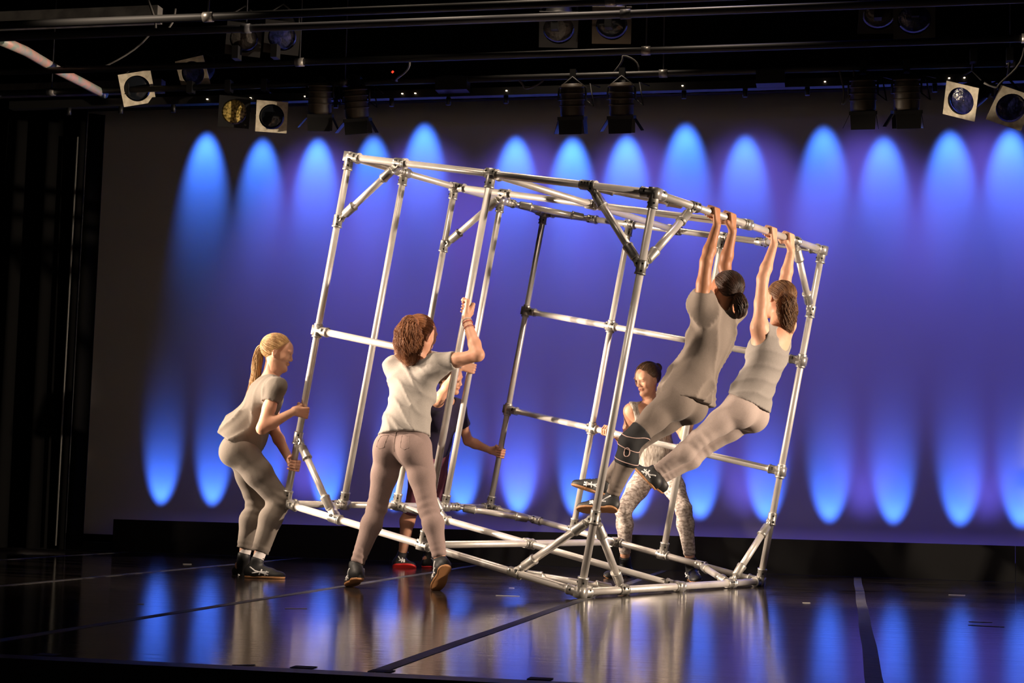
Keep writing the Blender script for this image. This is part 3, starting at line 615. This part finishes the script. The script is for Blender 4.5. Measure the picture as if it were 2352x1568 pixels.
def leg(g, q, f=1.0):
    s_ = q.an - q.kn; sd = unit(s_); toe = q.to - q.he; fw = unit(toe - sd * (toe @ sd)); cal = q.kn + s_ * .30 - fw * .016; md = q.hip + (q.kn - q.hip) * .45
    return [P('c', q.hip, md, .084 * f, .069 * f, k=.045), P('c', md, q.kn, .069 * f, .050 * f, k=.03), P('c', q.kn + fw * .004, cal, .047 * f, .052 * f, k=.03),
            P('c', cal, q.an, .052 * f, .032 * f, k=.03)]
def foot(q):
    return [P('c', q.an, q.he + V(0, 0, .0) + (q.an - q.he) * .45, .027, .022, k=.02), P('c', q.he + (q.an - q.he) * .5, q.he + (q.to - q.he) * .72 + unit(q.an - q.he) * .022, .022, .016, k=.02)]
def hand(q):
    """palm, four unequal fingers curled round the pipe and a thumb closing the other way"""
    g, a, t, n = q.g, unit(q.a), unit(q.t), unit(q.n); dr = lambda th: n * math.cos(th) + t * math.sin(th); D = math.radians; out = []
    out.append(P('c', q.el + (q.wr - q.el) * .75, q.wr, .0275, .0232, k=.015))
    ends = (222, 236, 230, 210); rr = (.0082, .0086, .0082, .0072)
    for i in range(4):
        o = a * (.0275 - .0185 * i); kn = g + o + dr(D(28)) * .0375
        out.append(P('c', q.wr + a * (.012 - .008 * i), kn - t * .004, .0135, .0100, k=.010))
        e = ends[i]; r_ = PR + rr[i] - .0006; A_ = [kn, g + o * 1.0 + dr(D(92)) * (r_ + .004), g + o * .97 + dr(D(155)) * (r_ + .002), g + o * .95 + dr(D(e)) * r_]
        for j in range(3): out.append(P('c', A_[j], A_[j + 1], rr[i] * (1.12 - .1 * j), rr[i] * (1.02 - .1 * j), k=.003))
    b0 = q.wr + a * .014 - n * .004; b1 = g + a * .040 + dr(D(-62)) * .037; b2 = g + a * .046 + dr(D(-112)) * .034; b3 = g + a * .040 + dr(D(-160)) * .0335
    out += [P('c', b0, b1, .0145, .0125, k=.012), P('c', b1, b2, .0115, .0100, k=.006), P('c', b2, b3, .0100, .0082, k=.006)]
    return out
def headp(g):
    E = lambda f, u, r, rad, k=.02, sub=False: P('e', g.hw(f, u, r), g.H, rad, k=k, sub=sub)
    L_ = [E(-.014, .024, 0, (.090, .084, .072)), E(.018, -.022, 0, (.064, .078, .056), .03), E(.043, .030, 0, (.049, .058, .054), .02)]
    for s in (-1, 1):
        L_ += [P('c', g.hw(.0, -.048, s * .043), g.hw(.056, -.088, s * .010), .019, .016, k=.03), E(.052, -.020, s * .036, (.026, .022, .020), .02)]
        L_ += [E(.090, .004, s * .030, (.012, .010, .016), .012, True), E(.070, .004, s * .030, (.0135, .013, .0145), .004)]
        L_ += [E(.080, .022, s * .028, (.010, .006, .020), .012)]
        L_ += [E(-.006, -.006, s * .073, (.017, .030, .008), .006), E(.0, -.006, s * .082, (.008, .016, .006), .004, True)]
        L_ += [E(.088, -.030, s * .011, (.010, .007, .007), .006)]
    L_ += [E(.070, -.094, 0, (.015, .014, .016), .02), P('c', g.hw(.080, .010, 0), g.hw(.0965, -.024, 0), .0070, .0088, k=.012),
           E(.080, -.050, 0, (.012, .006, .022), .007), E(.078, -.060, 0, (.012, .007, .019), .007), E(.090, -.0555, 0, (.012, .0014, .022), .002, True)]
    L_ += [P('c', g.neck + (g.head - g.neck) * .3, g.head - g.hu * .04 - g.hf * .018, .0505, .046, k=.03)]
    return L_
def face_parts(g, body):
    for s in (-1, 1):
        c = g.hw(.0715, .003, s * .030); e = MB(); k = 10; v = []
        # eyeball showing in the lid gap: white cap with a dark iris disc
        for i in range(k): 
            t = i / k * 2 * math.pi; v.append(g.hw(.0852, .002 + .0026 * math.sin(t), s * .030 + .0100 * math.cos(t)))
        v.append(g.hw(.0872, .003, s * .030)); e.add(v, [(i, (i + 1) % k, k) for i in range(k)])
        w = []
        for i in range(8):
            t = i / 8 * 2 * math.pi; w.append(g.hw(.0868, .002 + .0025 * math.sin(t), s * .031 + .0042 * math.cos(t)))
        w.append(g.hw(.0879, .003, s * .031)); e.add(w, [(i, (i + 1) % 8, 8) for i in range(8)], 1)
        e.build('eye', [M['eye'], M['iris']], body)
        b = MB(); b.tube([g.hw(.0835, .0075, s * .019), g.hw(.0875, .0090, s * .029), g.hw(.0830, .0065, s * .041)], [.0008, .0014, .0008], 5); b.build('eyelash', M['brow'], body)
        b = MB(); b.tube([g.hw(.0880, .0215, s * .016), g.hw(.0880, .0250, s * .028), g.hw(.0790, .0215, s * .043)], [.0022, .0026, .0010], 6); b.build('eyebrow', M['brow'], body)
    b = MB(); b.tube([g.hw(.0800, -.0530, -.021), g.hw(.0890, -.0510, -.007), g.hw(.0900, -.0522, 0), g.hw(.0890, -.0510, .007), g.hw(.0800, -.0530, .021)], [.001, .0034, .0030, .0034, .001], 8)
    b.tube([g.hw(.0790, -.0560, -.018), g.hw(.0880, -.0605, 0), g.hw(.0790, -.0560, .018)], [.001, .0044, .001], 8)
    o = b.build('lips', M['lip'], body)
def tee(g, body, m, hem_t, hem_r=(.15, .12), hem_off=(0, 0), hem_n=None, sleeve=(.45, .45), neckr=.062, amp=.004, e=.012, k=.05, fold=(14, 7), h=.0085, name='shirt', strap=False, low=None, side_drop=0, seed=0):
    T_ = torso(g); pr = infl([p for p in T_ if True], e); u = g.u
    hc = g.ax(hem_t) + g.x * hem_off[0] + g.f * hem_off[1]
    pr.append(P('c', g.ax(.62), g.ax(max(hem_t, .2)), .10, .10, k=.05))
    pr.append(P('e', hc + u * .02, g.F, (hem_r[0], hem_r[1], .20), k=.07))
    for q, sl in zip(g.S, sleeve):
        if sl > 0:
            end = q.sh + (q.el - q.sh) * sl; d = unit(q.el - q.sh)
            pr.append(P('c', q.sh, q.sh + (q.el - q.sh) * min(1, sl + .2), .056, .058, k=.05, cut=[(end, d)]))
    if neckr: pr.append(P('c', g.neck + g.u * (.028 if neckr > .055 else .045) + g.cf * .012, g.neck + g.u * .2 + g.cf * .02, neckr, neckr, k=.006, sub=True))
    if strap:
        for q in g.S:
            pr.append(P('e', q.sh + (q.sh - g.neck) * .25 - g.u * .02, g.C, (.060, .11, .105), k=.01, sub=True))
        pr.append(P('e', g.neck - g.cf * .065 - g.u * .00, g.C, (.068, .07, .085), k=.012, sub=True))
        pr.append(P('e', g.neck + g.cf * .085 - g.u * .02, g.C, (.062, .075, .10), k=.012, sub=True))
    r = np.random.default_rng(seed); ph = r.uniform(0, 6.28, 4); d1 = unit(g.u + .5 * g.cx * r.choice([-1, 1]) + .3 * g.cf); d2 = unit(g.cx + .5 * g.cf); f1, f2 = fold
    dot = lambda X, Y, Z, d: X * d[0] + Y * d[1] + Z * d[2]
    def folds(X, Y, Z):
        a = dot(X, Y, Z, d2); b = dot(X, Y, Z, d1); c = dot(X, Y, Z, g.u)
        low_ = np.clip(1.15 - (c - hc @ g.u) / .32, .25, 1)
        s1 = 1 - np.abs(np.sin(math.pi * f1 * .5 * a + 1.1 * np.sin(6.28 * 2.2 * b + ph[0]) + ph[1])); s2 = 1 - np.abs(np.sin(math.pi * f2 * .5 * b + 1.3 * np.sin(6.28 * 3 * a + ph[2]) + ph[3]))
        return -amp * (s1 ** 2 * low_ * 1.5 + s2 ** 2 - .7)
    hn = -u if hem_n is None else -unit(hem_n)
    v, f = field_mesh(pr, h, clips=[(hc, hn)], folds=folds)
    return mesh_object(name, [(v, f)], m, body), pr, folds, (hc, hn)
def trousers(g, body, m, top=.18, ends=(.93, .93), e=.005, amp=.0015, fl=None, h=.0085, name='leggings', loose=0):
    pr = infl(torso(g)[:4], e); 
    for q, en in zip(g.S, ends):
        L_ = infl(leg(g, q), e + loose); c = q.kn + (q.an - q.kn) * en; d = unit(q.an - q.kn)
        for p in L_: p.cut = [(c, d)]
        pr += L_
    def folds(X, Y, Z):
        A = 0
        for q in g.S:   # creases behind the knee and gathers at the ankle
            for c, sp, a_, fr in ((q.kn, .07, amp * 2.0, 42), (q.an + (q.kn - q.an) * .12, .06, amp * 1.8, 60)):
                d = unit(q.an - q.kn); r2 = (X - c[0]) ** 2 + (Y - c[1]) ** 2 + (Z - c[2]) ** 2; t = X * d[0] + Y * d[1] + Z * d[2]
                A = A - a_ * np.exp(-r2 / sp ** 2) * np.sin(6.28 * fr * .5 * t + 3 * np.sin(9 * (X - Y)))
        return A
    v, f = field_mesh(pr, h, clips=[(g.ax(top), g.u)], folds=folds)
    return mesh_object(name, [(v, f)], m, body), pr, folds
COLLAR = .022
def shoe(q, body, upper='shoe', sole='gum', stripes=True, name='shoe'):
    ax_ = unit(q.to - q.he); up = q.an - q.he; up = unit(up - ax_ * (up @ ax_)); sd = np.cross(ax_, up); L_ = np.linalg.norm(q.to - q.he); F = np.column_stack([ax_, sd, up])
    c = lambda f, u_, s_=0: q.he + ax_ * f * L_ + up * u_ + sd * s_
    pr = [P('e', c(.12, .036), F, (.040, .033, .040), k=.02), P('c', c(.18, .032), c(.62, .026), .034, .036, k=.02), P('e', c(.74, .022), F, (.066, .042, .028), k=.02),
          P('e', c(.80, .016), F, (.055, .037, .022), k=.015), P('c', c(.22, .04), q.an + unit(q.an - c(.22, .04)) * .010, .041, .041, k=.03), P('c', c(.3, .06), c(.66, .034), .030, .024, k=.02)]
    collar = q.an + unit(q.kn - q.an) * COLLAR
    bot = c(0, .007)
    v, f = field_mesh(pr, .006, clips=[(collar, unit(q.kn - q.an)), (bot, -up)])
    o = mesh_object(name, [(v, f)], M[upper], body)
    so = infl([P('c', c(.14, .0), c(.16, .03), .034, .034, k=.02), P('c', c(.16, .01), c(.55, .01), .030, .033, k=.02), P('e', c(.74, .01), F, (.068, .042, .03), k=.02)], .003)
    v, f = field_mesh(so, .005, clips=[(c(0, .014), up), (c(0, .0), -up)])
    mesh_object('sole', [(v, f)], M[sole], o)
    if stripes:
        for s_ in (-1, 1):
            def path(pts): return np.array([project(pr, [c(a_, b_, s_ * .06)], .0006)[0] for a_, b_ in pts])
            def sm(pts, n=7):
                pts = np.array(pts); t = np.linspace(0, len(pts) - 1, n); return np.stack([np.interp(t, range(len(pts)), pts[:, k]) for k in (0, 1)], 1)
            for pts in ([(.12, .075), (.30, .045), (.62, .022)], [(.22, .030), (.42, .040), (.64, .046)], [(.40, .014), (.47, .062)], [(.52, .014), (.58, .056)]):
                mb = MB(); mb.tube(list(path(sm(pts))), .0048, 6); mb.build('stripe', M['white'], o)
        for k_ in range(4):
            mb = MB(); p0 = project(pr, [c(.46 + .07 * k_, .12, -.016), c(.46 + .07 * k_, .12, 0), c(.46 + .07 * k_, .12, .016)], .001); mb.tube(list(p0), .0018, 5); mb.build('lace', M['shoe'] , o)
    return o
def hair_cap(g, m, body, tie, n=430, seed=1, r=.0010, dirs=None, full=1.0):
    """hair shell over the skull, combed towards tie = (f,u,r) in head coordinates"""
    pr = [P('e', g.hw(-.018, .028, 0), g.H, (.101, .092, .081), k=.01)]
    nrm = unit(V(1, -.85, 0)); nw = g.H @ nrm; c0 = g.hw(-.004, .0, 0)
    clips = [(c0, nw), (g.hw(0, -.075, 0), -(g.H @ unit(V(.5, 1, 0))))]
    v, f = field_mesh(pr, .0055, clips=clips)
    o = mesh_object('hair', [(v, f)], m, body)
    R_ = np.random.default_rng(seed); rad = V(.103, .094, .083); cen = V(-.018, .028, 0); lines = []
    tv = unit((V(*tie) - cen) / rad)
    while len(lines) < n:
        d = unit(R_.normal(size=3)); p = cen + d * rad
        if (p - V(-.004, 0, 0)) @ nrm > 0 or p[1] + .5 * p[0] < -.085: continue
        om = math.acos(np.clip(d @ tv, -1, 1))
        if om < .25: continue
        tt = np.linspace(0, 1 - .12 / om, 9)[:, None]; q = (np.sin((1 - tt) * om) * d + np.sin(tt * om) * tv) / math.sin(om)
        off = 1 + R_.uniform(-.004, .018) + .02 * np.sin(tt * 9 + R_.uniform(0, 6)) * .3
        loc = cen + q * rad * off; lines.append((g.head + loc @ g.H.T, 1.0))
    v, f = strands(lines, r); s = mesh_object('hair_strands', [(v, f)], m, o); tag(s, kind='stuff')
    return o
def hair_tail(g, m, body, pts, rads, n=200, curl=0.0, seed=3, r=.0017, name='ponytail', core=True):
    pts = np.array(pts); rads = np.array(rads); K = 40; t = np.linspace(0, len(pts) - 1, K)
    C = np.stack([np.interp(t, range(len(pts)), pts[:, i]) for i in range(3)], 1); 
    for _ in range(2): C[1:-1] = (C[:-2] + 2 * C[1:-1] + C[2:]) / 4
    Rr = np.interp(t, range(len(pts)), rads); T = np.gradient(C, axis=0); T /= np.linalg.norm(T, axis=1)[:, None]
    A_ = np.cross(T, V(.2, .9, .3)); A_ /= np.linalg.norm(A_, axis=1)[:, None]; B = np.cross(T, A_)
    o = body
    if core:
        pr = [P('c', C[i], C[i + 1], max(Rr[i] * .68, .006), max(Rr[i + 1] * .68, .005), k=.015) for i in range(0, K - 5)]
        v, f = field_mesh(pr, .006); o = mesh_object(name, [(v, f)], m, body)
    G = np.random.default_rng(seed); lines = []
    for _ in range(n):
        th = G.uniform(0, 6.28); ra = G.uniform(.6, 1.12); ln = G.integers(K - 9, K + 1); ph = G.uniform(0, 6.28, 2); fr = G.uniform(3, 5)
        s = np.linspace(0, 1, K); w = th + .5 * s * G.normal()
        L_ = C + (A_ * np.cos(w)[:, None] + B * np.sin(w)[:, None]) * (Rr * ra)[:, None]
        L_ = L_ + curl * (A_ * np.sin(s * fr * 6.28 + ph[0])[:, None] + B * np.cos(s * fr * 6.28 + ph[0])[:, None]) * s[:, None] ** .5
        lines.append((L_[:ln], G.uniform(.7, 1.2)))
    v, f = strands(lines, r); s = mesh_object('hair_strands', [(v, f)], m, o); tag(s, kind='stuff')
    return o
def person(row, label, skin_m, arms_f=1.0, bare_legs=True):
    g = Fig(row); base = V(g.pel[0], g.pel[1], 0)
    root = empty('person', base, label, 'person', 'dancers working the pipe frame')
    pr = torso(g) + neckp(g)
    for q in g.S: pr += arm(q, arms_f) + leg(g, q) + foot(q)
    v, f = field_mesh(pr, .010, clips=[])
    parts = [(v, f)]
    hb = headp(g); lo = g.head - .16; hi = g.head + .16
    parts.append(field_mesh(hb, .005))
    for q in g.S: parts.append(field_mesh(hand(q), .0034))
    body = mesh_object('body', parts, skin_m, root)
    face_parts(g, body)
    return g, root, body
# ---- the six dancers ----
Sk = skin('fair_skin', (.70, .40, .27)); Sk2 = skin('fair_skin_rosy', (.66, .36, .24)); Sk3 = skin('tanned_skin', (.46, .22, .12))
def tailpts(g, L_): return [at(px, py, g.head[1] + dy) for px, py, dy in L_]
def hair_tie(g, p, d, body, m):
    d = unit(d); b = MB(); ref = unit(np.cross(d, V(.3, .5, .8))); c = np.cross(d, ref)
    b.tube([p + (ref * math.cos(t) + c * math.sin(t)) * .016 for t in np.linspace(0, 6.2832, 13)], .005, 6); b.build('hair_tie', m, body)
DARK = mat('dark_elastic', (.02, .015, .02), .8)
# 1: crouching at the left post
g, root, body = person(JOINTS[0], 'blonde dancer in grey blouse crouching and gripping the left end of the pipe frame', Sk)
H1 = hairmat('blonde_hair', (.62, .40, .18), (.42, .24, .10))
grey = cloth('grey_brown_jersey', (.17, .145, .125)); 
tee(g, body, cloth('grey_blouse', (.175, .152, .130)), .02, hem_r=(.165, .150), hem_off=(0, -.035), hem_n=unit(g.u + g.f * .12), sleeve=(.38, .38), neckr=.060, amp=.010, fold=(20, 9), name='blouse', seed=5)
trousers(g, body, grey, top=.16, ends=(.84, .84), e=.010, amp=.004, loose=.008, name='trousers')
b = MB(); c = g.ax(.10); b.tube([c + (g.x * math.cos(t) * .156 + g.f * math.sin(t) * .113) for t in np.linspace(0, 6.2832, 25)], .006, 6); b.build('waistband', DARK, body)
for q in g.S:
    pr = infl([P('c', q.an, q.an + (q.kn - q.an) * .24, .033, .036, k=.02)], .002); top = q.an + (q.kn - q.an) * .25
    v, f = field_mesh(pr, .006, clips=[(top, unit(q.kn - q.an))]); mesh_object('sock', [(v, f)], M['sock'], body)
    shoe(q, body)
h = hair_cap(g, H1, body, (-.105, .050, 0), seed=11)
tp = tailpts(g, [(610, 796, -.02), (598, 800, -.02), (591, 828, -.02), (588, 862, -.02), (580, 890, -.03), (566, 918, -.03)])
hair_tail(g, H1, h, tp, [.012, .024, .030, .028, .024, .010], n=240, curl=.003, seed=4); hair_tie(g, tp[0], tp[1] - tp[0], h, DARK)
# 2: seen from behind in front of the frame
g, root, body = person(JOINTS[1], 'dancer with curly auburn ponytail and pale grey tee seen from behind gripping a post', Sk2)
H2 = hairmat('auburn_hair', (.36, .15, .06), (.20, .075, .03))
tee(g, body, cloth('pale_grey_tee', (.40, .365, .335), (.35, .32, .29)), .10, hem_r=(.142, .118), hem_n=unit(g.u - g.x * .10), sleeve=(.46, .46), amp=.008, fold=(9, 20), e=.013, seed=8, name='shirt')
tr, tpr, tfo = trousers(g, body, cloth('mauve_taupe_jegging', (.31, .225, .205)), top=.22, ends=(.95, .93), e=.006, amp=.002)
def seam(pts, nm='seam', r=.0016, m=None):
    p = project(tpr, pts, .0005, folds=tfo); b = MB(); b.tube(list(p), r, 5); b.build(nm, m or SEAM, tr)
SEAM = mat('seam_thread', (.22, .165, .145), .9)
bk = lambda x, z: g.pel + g.x * x + V(0, 0, z) - g.f * .16
seam([bk(0, z) for z in np.linspace(.06, -.09, 8)])
for s in (-1, 1):
    seam([bk(s * x, z) for x, z in ((.045, .045), (.045, -.01), (.05, -.055), (.085, -.065), (.118, -.05), (.115, .0), (.112, .045), (.08, .05), (.045, .045))], 'pocket')
for q in g.S: shoe(q, body)
h = hair_cap(g, H2, body, (-.108, .050, 0), seed=12)
tp = tailpts(g, [(956, 738, -.10), (944, 742, -.13), (938, 765, -.14), (938, 790, -.13), (938, 812, -.12), (944, 842, -.12)])
hair_tail(g, H2, h, tp, [.016, .050, .075, .078, .066, .030], n=700, curl=.009, seed=5, r=.0013); hair_tie(g, tp[0], tp[1] - tp[0], h, mat('pale_elastic', (.6, .6, .3), .7))
q = g.R; fd = unit(q.wr - q.el); x1 = unit(np.cross(fd, V(0, 1, 0))); x2 = np.cross(fd, x1)
for t_, c_ in ((.93, (.5, .5, .5)), (.86, (.35, .03, .03)), (.72, (.3, .03, .03))):
    p = q.el + (q.wr - q.el) * t_; r_ = .0375 + (t_ - .3) / .7 * (.0235 - .0375) + .0035
    b = MB(); b.tube([p + (x1 * math.cos(a) + x2 * math.sin(a)) * r_ for a in np.linspace(0, 6.2832, 17)], .0022, 5); b.build('bracelet', mat('bracelet_cord', c_, .5), body)
# 3: behind the frame, in navy
g, root, body = person(JOINTS[2], 'dancer in navy top and maroon leggings behind the frame between two posts', Sk2)
tee(g, body, cloth('navy_tee', (.030, .022, .055)), .08, hem_r=(.145, .118), sleeve=(.55, .10), neckr=.075, amp=.004, seed=9, name='shirt')
trousers(g, body, cloth('maroon_legging', (.20, .065, .105)), top=.2, ends=(.12, .12), amp=.001)
H3 = hairmat('dark_brown_hair', (.07, .035, .02), (.04, .02, .012))
hair_cap(g, H3, body, (-.105, .0, 0), seed=13)
for q in g.S: shoe(q, body, sole='red_sole')
# 4: behind the frame on the right, facing the audience
g, root, body = person(JOINTS[3], 'dancer in marled tank top and leggings behind the frame facing the audience', Sk)
marl = cloth('marled_knit', (.24, .195, .17), (.60, .53, .49), 45, (1, 1, 1.6))
tee(g, body, cloth('marled_tank_knit', (.20, .17, .145), (.42, .38, .34), 40, (2.5, 2.5, .5)), .02, hem_r=(.140, .115), sleeve=(0, 0), neckr=0, amp=.003, strap=True, seed=10, name='tank_top')
trousers(g, body, marl, top=.2, ends=(.90, .86), amp=.002)
H4 = hairmat('brown_hair', (.16, .085, .045), (.08, .042, .022))
h = hair_cap(g, H4, body, (-.110, .050, 0), seed=14)
pr = [P('e', g.hw(-.125, .052, 0), g.H, (.030, .034, .034), k=.01)]; v, f = field_mesh(pr, .005); mesh_object('hair_bun', [(v, f)], H4, h)
for q in g.S: shoe(q, body)
# 5: hanging from the high rail, nearer
g, root, body = person(JOINTS[4], 'dark haired dancer in loose taupe tee and black knee brace hanging from the high rail', Sk3)
tee(g, body, cloth('taupe_tee', (.26, .215, .185)), -.05, hem_r=(.150, .128), hem_off=(.02, -.02), hem_n=unit(g.u + g.f * .45), sleeve=(.34, .34), neckr=.050, amp=.024, e=.023, fold=(17, 5), seed=12, name='shirt')
tr, tpr, tfo = trousers(g, body, cloth('olive_grey_legging', (.22, .18, .155)), top=.14, ends=(.94, .94), amp=.0018)
H5 = hairmat('black_brown_hair', (.035, .018, .012), (.07, .03, .018))
h = hair_cap(g, H5, body, (-.105, -.02, 0), seed=15, n=520)
tp = tailpts(g, [(1688, 676, -.05), (1696, 684, -.06), (1702, 700, -.06), (1700, 718, -.06), (1692, 730, -.05)])
hair_tail(g, H5, h, tp, [.018, .034, .038, .030, .010], n=260, curl=.002, seed=6); hair_tie(g, tp[0], tp[1] - tp[0], h, DARK)
for q in g.S: shoe(q, body)
q = g.L; d = unit(q.an - q.kn); BR = mat('brace_neoprene', (.010, .010, .012), .8); PK = mat('pink_piping', (.55, .38, .34), .7)
pr = infl(leg(g, q), .010); c0 = q.kn - d * .095; c1 = q.kn + d * .125
v, f = field_mesh(pr, .006, clips=[(q.kn + unit(q.hip - q.kn) * .10, unit(q.hip - q.kn)), (c1, d)])
br_ = mesh_object('knee_brace', [(v, f)], BR, body)
sdv = unit(V(.35, -1, 0) - d * (V(.35, -1, 0) @ d)); fr_ = np.cross(d, sdv)
def loop(pts): 
    p = project(pr, pts, .0008); b = MB(); b.tube(list(p), .0028, 6); b.build('piping', PK, br_)
for t_ in (-.055, .03, .105): loop([q.kn + d * t_ + (sdv * math.cos(a) + fr_ * math.sin(a)) * .09 for a in np.linspace(-1.7, 1.7, 17)])
loop([q.kn + d * (.045 + .022 * math.sin(a)) + sdv * .09 + fr_ * (.02 + .024 * math.cos(a)) for a in np.linspace(0, 6.2832, 17)])
# 6: hanging further along the rail
g, root, body = person(JOINTS[5], 'brown haired dancer in silver tank top and pale leggings hanging from the high rail', Sk)
tee(g, body, cloth('silver_tank', (.33, .30, .28), (.30, .27, .25)), .06, hem_r=(.136, .110), sleeve=(0, 0), neckr=0, amp=.007, fold=(5, 24), e=.008, strap=True, seed=14, name='tank_top')
trousers(g, body, cloth('pale_legging', (.47, .38, .345)), top=.16, ends=(.95, .95), amp=.002)
H6 = hairmat('golden_brown_hair', (.27, .14, .06), (.14, .065, .03))
h = hair_cap(g, H6, body, (-.105, -.02, 0), seed=16, n=520)
tp = tailpts(g, [(1800, 672, -.08), (1806, 690, -.09), (1808, 715, -.08), (1808, 742, -.07), (1814, 768, -.05)])
hair_tail(g, H6, h, tp, [.022, .054, .058, .046, .018], n=700, curl=.007, seed=7, r=.0013, name='loose_hair')
for q in g.S: shoe(q, body)
